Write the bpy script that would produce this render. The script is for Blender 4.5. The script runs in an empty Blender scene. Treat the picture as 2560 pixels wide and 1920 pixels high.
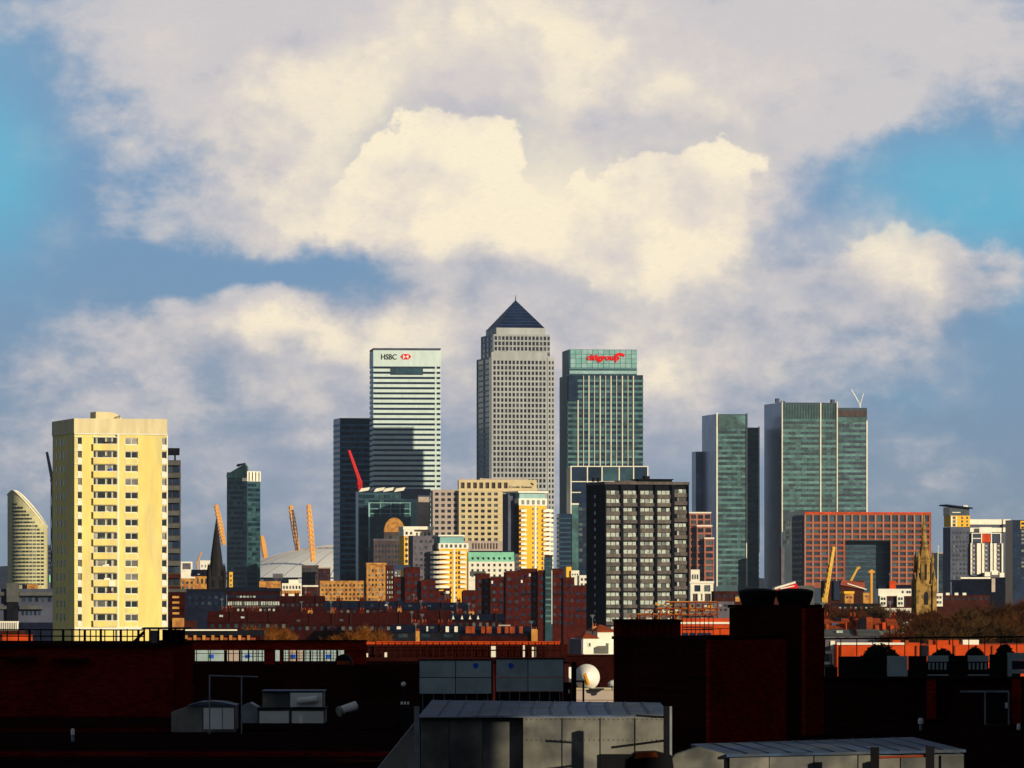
import bpy, bmesh, math, random
from math import radians, sin, cos, tan, pi, sqrt, atan2
from mathutils import Vector, Matrix

random.seed(7)
SC = bpy.context.scene
COL = SC.collection

# ---------------------------------------------------------------- camera
F, YH, H = 14000.0, 1460.0, 35.0        # focal length in photo pixels, horizon row, eye height
cd = bpy.data.cameras.new('camera')
cam = bpy.data.objects.new('camera', cd)
COL.objects.link(cam)
cam.location = (0, 0, H)
cam.rotation_euler = (radians(90), 0, 0)
cd.sensor_width = 36.0
cd.lens = F / 2560.0 * 36.0
cd.shift_y = (YH - 960.0) / 2560.0
cd.clip_start, cd.clip_end = 1.0, 60000.0
SC.camera = cam

# ---------------------------------------------------------------- sun, exposure
SUN_AZ, SUN_EL = radians(45), radians(12.5)        # to the right of straight behind the camera, above the horizon
sun_dir = Vector((sin(SUN_AZ) * cos(SUN_EL), -cos(SUN_AZ) * cos(SUN_EL), sin(SUN_EL)))
sd = bpy.data.lights.new('sun', 'SUN')
sd.energy, sd.angle, sd.color = 5.0, radians(0.5), (1.0, 0.88, 0.66)
sun = bpy.data.objects.new('sun', sd)
COL.objects.link(sun)
sun.rotation_euler = sun_dir.to_track_quat('Z', 'Y').to_euler()
sun.location = (150, -200, 200)
VS = SC.view_settings
SC.display_settings.display_device = 'sRGB'
VS.view_transform, VS.look, VS.exposure, VS.gamma = 'Standard', 'None', 0.0, 1.0
VS.use_curve_mapping = False
SC.cycles.use_denoising = True
SC.cycles.max_bounces = 6
SC.cycles.caustics_reflective = SC.cycles.caustics_refractive = False

# ---------------------------------------------------------------- world: Nishita sky with a bank of clouds
def lin(r, g, b):
    f = lambda c: (c / 255 / 12.92) if c / 255 <= .04045 else ((c / 255 + .055) / 1.055) ** 2.4
    return (f(r), f(g), f(b), 1.0)

W = bpy.data.worlds.new('World')
SC.world = W
W.use_nodes = True
nt = W.node_tree
nt.nodes.clear()
L = nt.links.new

class S:                                          # a scalar socket with arithmetic
    def __init__(s, k): s.k = k
    def _m(s, op, *o, clamp=False):
        n = nt.nodes.new('ShaderNodeMath'); n.operation = op; n.use_clamp = clamp
        for i, v in enumerate((s,) + o):
            if isinstance(v, S): L(v.k, n.inputs[i])
            else: n.inputs[i].default_value = v
        return S(n.outputs[0])
    def __add__(s, o): return s._m('ADD', o)
    def __sub__(s, o): return s._m('SUBTRACT', o)
    def __mul__(s, o): return s._m('MULTIPLY', o)
    def step(s, a, b):                            # smoothstep
        n = nt.nodes.new('ShaderNodeMapRange'); n.interpolation_type = 'SMOOTHSTEP'
        L(s.k, n.inputs['Value'])
        n.inputs['From Min'].default_value, n.inputs['From Max'].default_value = a, b
        n.inputs['To Min'].default_value, n.inputs['To Max'].default_value = 0, 1
        return S(n.outputs['Result'])

def combine(a, b, c=0.0):
    n = nt.nodes.new('ShaderNodeCombineXYZ')
    for i, v in enumerate((a, b, c)):
        if isinstance(v, S): L(v.k, n.inputs[i])
        else: n.inputs[i].default_value = v
    return n.outputs[0]

tc = nt.nodes.new('ShaderNodeTexCoord')
sep = nt.nodes.new('ShaderNodeSeparateXYZ')
L(tc.outputs['Generated'], sep.inputs[0])
dx, dy, dz = (S(sep.outputs[i]) for i in range(3))
KK = F / 2560.0
az = dx._m('ARCTAN2', dy) * KK                    # azimuth and elevation, in widths of the view
el = dz._m('ARCSINE') * KK

def noise3(scale, detail, rough, stretch=1.0, off=(0, 0, 0), lac=2.0):
    m = nt.nodes.new('ShaderNodeMapping'); m.inputs['Scale'].default_value = (1, 1, stretch)
    m.inputs['Location'].default_value = off
    L(tc.outputs['Generated'], m.inputs['Vector'])
    n = nt.nodes.new('ShaderNodeTexNoise')
    n.inputs['Scale'].default_value, n.inputs['Detail'].default_value = scale, detail
    n.inputs['Roughness'].default_value = rough
    n.inputs['Lacunarity'].default_value = lac
    L(m.outputs[0], n.inputs['Vector'])
    return n

wn = noise3(20, 6, .55, 1.3)
wsep = nt.nodes.new('ShaderNodeSeparateColor'); L(wn.outputs['Color'], wsep.inputs[0])
wn2 = noise3(80, 5, .6, 1.2, (3.1, 1.7, 0.4))
wsep2 = nt.nodes.new('ShaderNodeSeparateColor'); L(wn2.outputs['Color'], wsep2.inputs[0])
wu = az + (S(wsep.outputs[0]) - .5) * .26 + (S(wsep2.outputs[0]) - .5) * .085
wv = el + (S(wsep.outputs[1]) - .5) * .13 + (S(wsep2.outputs[1]) - .5) * .06
warped = combine(wu, wv)
plainuv = combine(az + (S(wsep.outputs[0]) - .5) * .12, el + (S(wsep.outputs[1]) - .5) * .06)

def blob(px, py, rx, ry, amp=1.0, vec=None):      # soft ellipse in the sky, placed by direction
    m = nt.nodes.new('ShaderNodeMapping'); m.vector_type = 'TEXTURE'
    m.inputs['Location'].default_value = ((px - 1280) / 2560, (YH - py) / 2560, 0)
    m.inputs['Scale'].default_value = (rx / 2560, ry / 2560, 1)
    L(vec or warped, m.inputs['Vector'])
    g = nt.nodes.new('ShaderNodeTexGradient'); g.gradient_type = 'QUADRATIC_SPHERE'
    L(m.outputs[0], g.inputs[0])
    return S(g.outputs['Fac']) * amp

def blobs(lst, vec=None):
    t = None
    for b in lst:
        v = blob(*b, vec=vec)
        t = v if t is None else t + v
    return t

def mixc(fac, a, b):
    n = nt.nodes.new('ShaderNodeMix'); n.data_type = 'RGBA'
    L(fac.k, n.inputs['Factor'])
    for v, i in ((a, 6), (b, 7)):
        if isinstance(v, tuple): n.inputs[i].default_value = v
        else: L(v, n.inputs[i])
    return n.outputs[2]

SKY_STRENGTH = 0.05
st = nt.nodes.new('ShaderNodeTexSky')
st.sky_type = 'NISHITA'
st.sun_disc = False
st.sun_elevation, st.sun_rotation = SUN_EL, pi - SUN_AZ
st.air_density, st.dust_density, st.ozone_density = 1.0, 1.0, 1.0

def C(r, g, b):                                   # a display colour as radiance before the Background strength
    c = lin(r, g, b)
    return (c[0] / SKY_STRENGTH, c[1] / SKY_STRENGTH, c[2] / SKY_STRENGTH, 1)

fine = S(noise3(55, 9, .62, 1.5, (1, 2, 3)).outputs['Fac'])
big = S(noise3(9, 5, .5, 2.0, (5, 2, 1)).outputs['Fac'])
grain = S(noise3(700, 3, .7, 3.0).outputs['Fac'])
streak = S(noise3(26, 7, .6, 4.0, (2, 7, 3)).outputs['Fac'])
# clear air: blue, greyer and steelier towards the skyline
low = mixc(el.step(0.0, .42), C(130, 150, 170), C(116, 154, 190))
blue = (blobs([(0, 420, 330, 620, 1.7), (2460, 480, 680, 330, 2.0), (2560, 760, 420, 300, .6), (2300, 1000, 700, 260, .4)], plainuv) + (fine - .5) * .7)._m('MAXIMUM', 0.0).step(.0, 1.5)
low = mixc(blue, low, C(104, 178, 208))
clear = mixc(el.step(.65, 1.7), low, st.outputs[0])
# grey cloud
grey_f = blobs([(1150, 330, 1500, 620, 1.5), (2050, 110, 1200, 480, 1.4), (600, 60, 1000, 300, .8), (560, 860, 900, 220, 1.15),
                (1050, 900, 760, 260, .8), (1750, 780, 1000, 280, 1.0), (1650, 1050, 1300, 330, .75), (2280, 640, 500, 200, 1.25),
                (2245, 600, 170, 150, .5), (300, 1130, 1000, 360, .55), (1000, 1250, 1500, 300, .5), (1350, 660, 800, 220, .6),
                (520, 685, 1300, 140, -.8), (60, 420, 480, 560, -.75), (2360, 490, 800, 280, -1.2), (2450, 900, 560, 320, -.7), (1560, 860, 330, 60, -.5)])
outside = (big - .50) * 2.6 * (el.step(-.2, .3)) * (el.step(.8, 2.2) * -1 + 1) * (az._m('ABSOLUTE').step(.55, 1.1) + el.step(.62, 1.1))._m('MINIMUM', 1.0)
fine_b = S(noise3(55, 9, .62, 1.5, (1 + .22, 2, 3 - .3)).outputs['Fac'])
rel2 = (fine - fine_b)
grey_m = (grey_f + outside + (fine - .5) * 1.0 + (streak - .5) * .7).step(-.05, .55)
grey_c = mixc((streak * .45 + fine * .5 + el * .9 + rel2 * .55 + .08).step(.55, 1.05), C(156, 166, 184), C(214, 208, 206))
col = mixc(grey_m * .96, clear, grey_c)
# lit cream billows, modelled by the difference of two shifted noises
puff = noise3(48, 5, .55, 1.15, (9, 4, 2))
puff_b = noise3(48, 5, .55, 1.15, (9 + .20, 4, 2 - .32))
pf = S(puff.outputs['Fac'])
relief = (pf - S(puff_b.outputs['Fac'])) * 2.1
cream_f = blobs([(1010, 430, 1000, 640, 1.1), (1000, 260, 420, 300, .5), (960, 540, 360, 260, .5), (1330, 540, 1000, 460, .7), (1690, 470, 800, 460, 1.1), (1420, 660, 1000, 260, .6),
                 (590, 210, 330, 230, .6), (1350, 110, 1600, 460, .95), (700, 850, 900, 170, 1.0), (1650, 900, 1100, 220, .8), (2250, 640, 330, 230, .7),
                 (1000, 1000, 1300, 260, .4), (1950, 300, 560, 220, -.5), (1520, 300, 280, 200, -.9), (1420, 470, 200, 200, -.35), (850, 690, 1000, 190, -1.0), (1250, 720, 700, 130, -.5)])
cream_m = (cream_f + (fine - .5) * .9 + (S(wsep2.outputs[2]) - .5) * .45 + relief * .5).step(-.05, 1.3)
col = mixc((cream_m * 1.25)._m('MINIMUM', 1.0), col, mixc(cream_m, C(212, 203, 206), C(255, 241, 212)))
col = mixc((relief * -1.5 + (fine - .5) * -.8 + .12)._m('MAXIMUM', 0.0)._m('MINIMUM', 1.0) * cream_m * .9, col, C(206, 198, 204))
# crisp cumulus tops, brightest on their upper edges and dissolving below
tb = blobs([(1690, 560, 430, 360, 1.0), (1130, 560, 430, 470, .8)])
tops = tb + ((pf - .5) * 1.0 + (fine - .5) * .4) * tb.step(.0, .12)
tb2 = blobs([(2255, 690, 250, 270, .9)])
tops2 = tb2 + ((pf - .5) * .9 + (fine - .5) * .4) * tb2.step(.0, .12)
lo1 = el.step(.31, .43)
lo2 = el.step(.29, .36)
edge = (tops.step(.17, .27) * (tops.step(.3, .8) * -.7 + 1)) * lo1 + (tops2.step(.17, .27) * (tops2.step(.3, .8) * -.5 + 1)) * lo2 * .7
col = mixc((edge * (relief + .62) * .75)._m('MAXIMUM', 0.0)._m('MINIMUM', .8), col, C(255, 243, 214))
rim = (tops.step(-.05, .17) * (tops.step(.17, .22) * -1 + 1)) * el.step(.36, .44)
col = mixc(rim * .5, col, C(164, 172, 192))
# grey undersides
under = blobs([(1500, 720, 900, 120, .8), (700, 560, 500, 140, .5), (1250, 330, 160, 120, .5), (2100, 700, 380, 70, .7), (850, 930, 500, 60, .5)]) + (fine - .5) * .4 - relief * .3
col = mixc(under.step(.05, .8) * .45, col, C(180, 184, 196))
# fine unevenness
col = mixc((grain - .5)._m('ABSOLUTE') * .5, col, C(140, 158, 190))

bg = nt.nodes.new('ShaderNodeBackground')
bg.inputs['Strength'].default_value = SKY_STRENGTH
L(col, bg.inputs['Color'])
wo = nt.nodes.new('ShaderNodeOutputWorld')
L(bg.outputs[0], wo.inputs[0])

# ---------------------------------------------------------------- materials
def mat(name, rgb, rough=.8, var=.25, scale=.5, metal=0.0, spec=.12, rgb2=None, rnd=(.55, .95), streak=False, bump=0.0, brick=None, alt=None):
    """plain procedural surface: base colour with weathering noise; rgb2 = second colour picked per object; alt = blotches of another colour; brick = (width, height) of a course"""
    m = bpy.data.materials.new(name); m.use_nodes = True
    t = m.node_tree; n = t.nodes; lk = t.links.new
    p = n['Principled BSDF']
    p.inputs['Roughness'].default_value = rough
    p.inputs['Metallic'].default_value = metal
    p.inputs['Specular IOR Level'].default_value = spec
    co = n.new('ShaderNodeTexCoord'); mp = n.new('ShaderNodeMapping')
    lk(co.outputs['Object'], mp.inputs['Vector'])
    oi = n.new('ShaderNodeObjectInfo')
    cx = n.new('ShaderNodeCombineXYZ')
    mu = n.new('ShaderNodeMath'); mu.operation = 'MULTIPLY'; mu.inputs[1].default_value = 37.0
    lk(oi.outputs['Random'], mu.inputs[0])
    for i in range(3): lk(mu.outputs[0], cx.inputs[i])
    lk(cx.outputs[0], mp.inputs['Location'])
    if streak: mp.inputs['Scale'].default_value = (1, 1, .22)
    nz = n.new('ShaderNodeTexNoise'); nz.inputs['Scale'].default_value = scale; nz.inputs['Detail'].default_value = 6; nz.inputs['Roughness'].default_value = .62
    lk(mp.outputs[0], nz.inputs['Vector'])
    mr = n.new('ShaderNodeMapRange')
    mr.inputs['From Min'].default_value, mr.inputs['From Max'].default_value = .3, .7
    mr.inputs['To Min'].default_value, mr.inputs['To Max'].default_value = 1 - var, 1 + var
    lk(nz.outputs['Fac'], mr.inputs['Value'])
    src = n.new('ShaderNodeRGB'); src.outputs[0].default_value = (*rgb, 1)
    c = src.outputs[0]
    def mix(f, a, b):
        x = n.new('ShaderNodeMix'); x.data_type = 'RGBA'
        if f is not None: lk(f, x.inputs['Factor'])
        lk(a, x.inputs[6])
        if isinstance(b, tuple): x.inputs[7].default_value = (*b, 1)
        else: lk(b, x.inputs[7])
        return x.outputs[2]
    if rgb2:
        r = n.new('ShaderNodeMapRange'); r.interpolation_type = 'SMOOTHSTEP'
        r.inputs['From Min'].default_value, r.inputs['From Max'].default_value = rnd
        lk(oi.outputs['Random'], r.inputs['Value'])
        c = mix(r.outputs[0], c, rgb2)
    if alt:
        nz2 = n.new('ShaderNodeTexNoise'); nz2.inputs['Scale'].default_value = alt[1]; nz2.inputs['Detail'].default_value = 5
        lk(mp.outputs[0], nz2.inputs['Vector'])
        r = n.new('ShaderNodeMapRange'); r.interpolation_type = 'SMOOTHSTEP'
        r.inputs['From Min'].default_value, r.inputs['From Max'].default_value = .48, .62
        lk(nz2.outputs['Fac'], r.inputs['Value'])
        c = mix(r.outputs[0], c, alt[0])
    bh = None
    if brick:
        sx = n.new('ShaderNodeSeparateXYZ'); lk(co.outputs['Object'], sx.inputs[0])
        ad = n.new('ShaderNodeMath'); lk(sx.outputs[0], ad.inputs[0]); lk(sx.outputs[1], ad.inputs[1])
        cc = n.new('ShaderNodeCombineXYZ'); lk(ad.outputs[0], cc.inputs[0]); lk(sx.outputs[2], cc.inputs[1])
        b = n.new('ShaderNodeTexBrick')
        b.inputs['Scale'].default_value = 1.0
        b.inputs['Brick Width'].default_value, b.inputs['Row Height'].default_value = brick
        b.inputs['Mortar Size'].default_value = brick[1] * .10
        b.inputs['Color1'].default_value = (.55, .55, .55, 1); b.inputs['Color2'].default_value = (1.25, 1.1, 1.1, 1); b.inputs['Mortar'].default_value = (1.2, 1.3, 1.4, 1)
        lk(cc.outputs[0], b.inputs['Vector'])
        x = n.new('ShaderNodeMix'); x.data_type = 'RGBA'; x.blend_type = 'MULTIPLY'; x.inputs['Factor'].default_value = 1
        lk(c, x.inputs[6]); lk(b.outputs['Color'], x.inputs[7]); c = x.outputs[2]
        bh = b.outputs['Fac']
    x = n.new('ShaderNodeVectorMath'); x.operation = 'SCALE'
    lk(c, x.inputs[0]); lk(mr.outputs[0], x.inputs['Scale'])
    lk(x.outputs[0], p.inputs['Base Color'])
    if bump or bh is not None:
        bp = n.new('ShaderNodeBump'); bp.inputs['Strength'].default_value = bump or .4
        if bh is not None:
            bp.invert = True; bp.inputs['Distance'].default_value = .012; lk(bh, bp.inputs['Height'])
        else:
            bp.inputs['Distance'].default_value = .05; lk(nz.outputs['Fac'], bp.inputs['Height'])
        lk(bp.outputs[0], p.inputs['Normal'])
    return m

M = {}
def defmat(k, *a, **kw): M[k] = mat(k, *a, **kw)
# far towers
defmat('blue_glass', (.006, .018, .040), .3, .5, .12, spec=.5, rgb2=(.03, .07, .085), rnd=(.45, 1))
defmat('dark_glass', (.009, .020, .046), .25, .5, .2, spec=.5, rgb2=(.03, .05, .06), rnd=(.6, 1))
defmat('green_glass', (.006, .022, .034), .3, .6, .15, spec=.5, rgb2=(.035, .085, .085), rnd=(.3, 1))
defmat('green_panel', (.060, .145, .140), .5, .4, .25, rgb2=(.095, .19, .18), rnd=(0, 1), alt=((.045, .085, .085), .06))
defmat('mint_panel', (.19, .38, .35), .4, .2, .2, rgb2=(.28, .43, .42), rnd=(.2, 1))
defmat('steel_panel', (.030, .070, .095), .5, .35, .15)
defmat('white_panel', (.57, .67, .62), .45, .10, .3, streak=True)
defmat('stone_grey', (.37, .375, .36), .7, .18, .2, rgb2=(.31, .32, .32), rnd=(0, 1), streak=True)
defmat('steel_pyramid', (.012, .022, .065), .45, .5, .12, metal=.2)
defmat('pale_fin', (.66, .62, .50), .5, .12, .2)
defmat('office_glass', (.012, .02, .028), .25, .5, .5, spec=.5, rgb2=(.10, .12, .11), rnd=(.45, 1))
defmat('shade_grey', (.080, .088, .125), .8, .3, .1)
defmat('red_frame', (.26, .055, .028), .6, .25, .3, rgb2=(.30, .085, .03), rnd=(0, 1))
defmat('sky_cladding', (.17, .18, .23), .28, .3, .1, metal=1.0)
defmat('tower_window', (.006, .010, .016), .25, .4, .5, spec=.5, rgb2=(.07, .08, .08), rnd=(.7, 1))
defmat('blue_spandrel', (.07, .17, .26), .45, .4, .2)
defmat('grid_pink', (.34, .12, .08), .7, .3, .3)
defmat('red_sign', (.75, .005, .005), .5, .05, 1)
defmat('ink', (.006, .02, .014), .5, .05, 1)
defmat('sign_white', (.75, .74, .68), .5, .05, 1)
# stone, render and brick
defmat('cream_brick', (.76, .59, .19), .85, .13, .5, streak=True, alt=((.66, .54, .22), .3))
defmat('cream_parapet', (.62, .52, .30), .85, .15, .6, streak=True)
defmat('white_trim', (.74, .70, .56), .6, .08, 1)
defmat('window_glass', (.018, .024, .024), .15, .4, 1, spec=.5, rgb2=(.26, .25, .22), rnd=(.45, 1))
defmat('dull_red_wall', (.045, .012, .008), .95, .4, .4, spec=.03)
defmat('beige_stone', (.60, .48, .27), .75, .12, .3, streak=True)
defmat('pink_stone', (.42, .33, .27), .75, .15, .3)
defmat('yellow_render', (.80, .42, .035), .8, .12, .3, streak=True)
defmat('orange_brick', (.48, .23, .05), .85, .35, .6, alt=((.34, .13, .04), .5))
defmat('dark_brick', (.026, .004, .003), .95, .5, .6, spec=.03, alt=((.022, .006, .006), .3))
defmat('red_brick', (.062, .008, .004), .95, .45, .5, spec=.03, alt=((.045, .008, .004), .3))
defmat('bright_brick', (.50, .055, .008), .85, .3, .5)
defmat('brown_grey', (.07, .05, .045), .85, .35, .4, streak=True)
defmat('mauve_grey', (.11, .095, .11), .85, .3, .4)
defmat('copper_green', (.22, .52, .34), .6, .2, .3, streak=True)
defmat('slate', (.008, .011, .024), .8, .5, .8, spec=.05)
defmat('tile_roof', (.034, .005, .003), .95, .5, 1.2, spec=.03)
defmat('orange_tile', (.26, .045, .010), .85, .35, 1.0)
defmat('grey_roof', (.085, .085, .078), .8, .3, .5)
defmat('white_render', (.78, .72, .58), .8, .1, .5)
defmat('dome_fabric', (.90, .88, .80), .7, .05, .02)
defmat('mast_yellow', (.74, .33, .03), .5, .15, .05)
defmat('crane_red', (.55, .012, .012), .5, .1, .5)
defmat('crane_yellow', (.62, .36, .05), .5, .1, .5)
defmat('crane_white', (.62, .62, .60), .5, .1, .5)
defmat('concrete_dark', (.085, .072, .066), .9, .4, .7, rgb2=(.12, .10, .085), rnd=(0, 1), streak=True)
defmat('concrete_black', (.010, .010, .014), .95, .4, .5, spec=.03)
defmat('net_curtain', (.40, .44, .38), .5, .6, 2.2, rgb2=(.05, .06, .06), rnd=(.55, 1))
defmat('church_stone', (.34, .20, .05), .85, .45, .5, alt=((.12, .07, .022), .5), bump=.4)
defmat('dark_stone', (.018, .015, .015), .9, .4, .6)
defmat('wedge_stone', (.46, .42, .22), .7, .2, .3)
defmat('ground_dark', (.03, .026, .022), .95, .4, .02)
defmat('hill_haze_blue', (.020, .030, .045), .95, .4, .01)  # distance haze put into the colour as blue
defmat('twig', (.095, .024, .006), .95, .4, .8, rgb2=(.065, .034, .010), rnd=(0, 1))
defmat('twig_orange', (.22, .075, .012), .95, .4, .8)
defmat('bark', (.035, .022, .014), .95, .4, 1)
defmat('evergreen', (.010, .016, .008), .95, .4, 1)
# roofs close to the camera
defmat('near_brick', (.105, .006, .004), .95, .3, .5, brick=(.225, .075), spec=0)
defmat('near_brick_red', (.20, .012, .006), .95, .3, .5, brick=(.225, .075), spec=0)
defmat('near_dark_shade_brick', (.022, .005, .004), .95, .4, .5, brick=(.225, .075), spec=0)  # also carries the painted shade of penthouse and shaft left faces
defmat('coping', (.022, .005, .004), .9, .4, 1.2, spec=0)
defmat('felt', (.010, .004, .003), .95, .5, .7, spec=0)
defmat('black_metal', (.005, .005, .006), .8, .4, 1.5, spec=.1)
defmat('zinc', (.155, .145, .120), .6, .5, .7, spec=.2, bump=.2, alt=((.075, .075, .070), .6))  # darker blotches imitate dappled shade on the sheet metal
defmat('zinc_sky_tint', (.035, .06, .12), .6, .55, 1.2, spec=.2, bump=.2, alt=((.05, .06, .075), .7))  # sky's blue reflection is painted into the lid colour
defmat('galvanised', (.17, .185, .20), .5, .3, 2)
defmat('louvre', (.30, .37, .36), .5, .22, 1.2, bump=.1)
defmat('dull_white', (.62, .60, .55), .6, .15, 1)
defmat('tank_white', (.80, .76, .66), .5, .06, .5)
defmat('rust', (.20, .035, .008), .8, .4, 1.5)
defmat('blue_badge', (.01, .09, .55), .4, .1, 2)
defmat('shade_block_brick', (.09, .045, .03), .9, .3, .4, brick=(.225, .075))

# ---------------------------------------------------------------- geometry helpers
class MB:
    """collects boxes, polygons and bars into one mesh"""
    def __init__(s): s.v, s.f = [], []
    def box(s, x0, x1, y0, y1, z0, z1):
        b = len(s.v)
        s.v += [(x0, y0, z0), (x1, y0, z0), (x1, y1, z0), (x0, y1, z0), (x0, y0, z1), (x1, y0, z1), (x1, y1, z1), (x0, y1, z1)]
        s.f += [(b, b+3, b+2, b+1), (b+4, b+5, b+6, b+7), (b, b+1, b+5, b+4), (b+1, b+2, b+6, b+5), (b+2, b+3, b+7, b+6), (b+3, b, b+4, b+7)]
        return s
    def prism(s, pts, y0, y1):                    # polygon in x, z (counter-clockwise seen from -y) given depth
        b, n = len(s.v), len(pts)
        s.v += [(x, y0, z) for x, z in pts] + [(x, y1, z) for x, z in pts]
        s.f += [tuple(range(b, b+n)), tuple(range(b+2*n-1, b+n-1, -1))]
        s.f += [(b+i, b+n+i, b+n+(i+1) % n, b+(i+1) % n) for i in range(n)]
        return s
    def plan(s, pts, z0, z1):                     # polygon in x, y (counter-clockwise from above) given height; z1 may be a function
        b, n = len(s.v), len(pts)
        zt = z1 if callable(z1) else (lambda x, y: z1)
        s.v += [(x, y, z0) for x, y in pts] + [(x, y, zt(x, y)) for x, y in pts]
        s.f += [tuple(range(b+n-1, b-1, -1)), tuple(range(b+n, b+2*n))]
        s.f += [(b+i, b+(i+1) % n, b+n+(i+1) % n, b+n+i) for i in range(n)]
        return s
    def bar(s, a, c, r, r2=None, k=4):            # straight tapered bar
        a, c = Vector(a), Vector(c); d = (c - a).normalized()
        u = d.orthogonal().normalized(); w = d.cross(u); b = len(s.v)
        for p, q in ((a, r), (c, r if r2 is None else r2)):
            for i in range(k):
                t = 2 * pi * (i + .5) / k
                s.v.append(tuple(p + (u * cos(t) + w * sin(t)) * q))
        s.f += [(b+i, b+(i+1) % k, b+k+(i+1) % k, b+k+i) for i in range(k)]
        s.f += [tuple(range(b+k-1, b-1, -1)), tuple(range(b+k, b+2*k))]
        return s
    def lathe(s, prof, cx=0, cy=0, k=16):         # profile (r, z) turned about a vertical axis
        b = len(s.v)
        for r, z in prof:
            s.v += [(cx + r * cos(2*pi*i/k), cy + r * sin(2*pi*i/k), z) for i in range(k)]
        for j in range(len(prof) - 1):
            s.f += [(b+j*k+i, b+j*k+(i+1) % k, b+(j+1)*k+(i+1) % k, b+(j+1)*k+i) for i in range(k)]
        s.f += [tuple(range(b+k-1, b-1, -1)), tuple(range(b+(len(prof)-1)*k, b+len(prof)*k))]
        return s
    def mesh(s, name, m):
        me = bpy.data.meshes.new(name)
        me.from_pydata(s.v, [], s.f); me.update()
        me.materials.append(M[m] if isinstance(m, str) else m)
        return me
    def obj(s, name, m, parent=None, loc=(0, 0, 0), rz=0.0, smooth=False):
        me = s.mesh(name, m)
        if smooth: me.shade_smooth()
        return put(name, me, parent, loc, rz)

def put(name, data, parent=None, loc=(0, 0, 0), rz=0.0):
    o = bpy.data.objects.new(name, data); COL.objects.link(o)
    o.parent = parent; o.location = loc; o.rotation_euler = (0, 0, rz)
    return o

def tag(o, label, cat, group=None):
    o['label'], o['category'] = label, cat
    if group: o['group'] = group
    return o

def thing(name, label, cat, loc=(0, 0, 0), rz=0.0, group=None):
    return tag(put(name, None, None, loc, rz), label, cat, group)

def kind(o, k): o['kind'] = k; return o

def X(px, D): return (px - 1280) / F * D
def Z(py, D): return H + (YH - py) / F * D

_shared = {}
def shared_box(w, d, h, m, name):                 # box centred in x and z, front at y = 0
    key = (round(w, 3), round(d, 3), round(h, 3), m, name)
    if key not in _shared: _shared[key] = MB().box(-w/2, w/2, 0, d, -h/2, h/2).mesh(name, m)
    return _shared[key]

def spans(a, b, n, fill=.6):                      # n openings between a and b
    p = (b - a) / n
    return [(a + p * (i + .5 - fill / 2), a + p * (i + .5 + fill / 2)) for i in range(n)]

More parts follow.
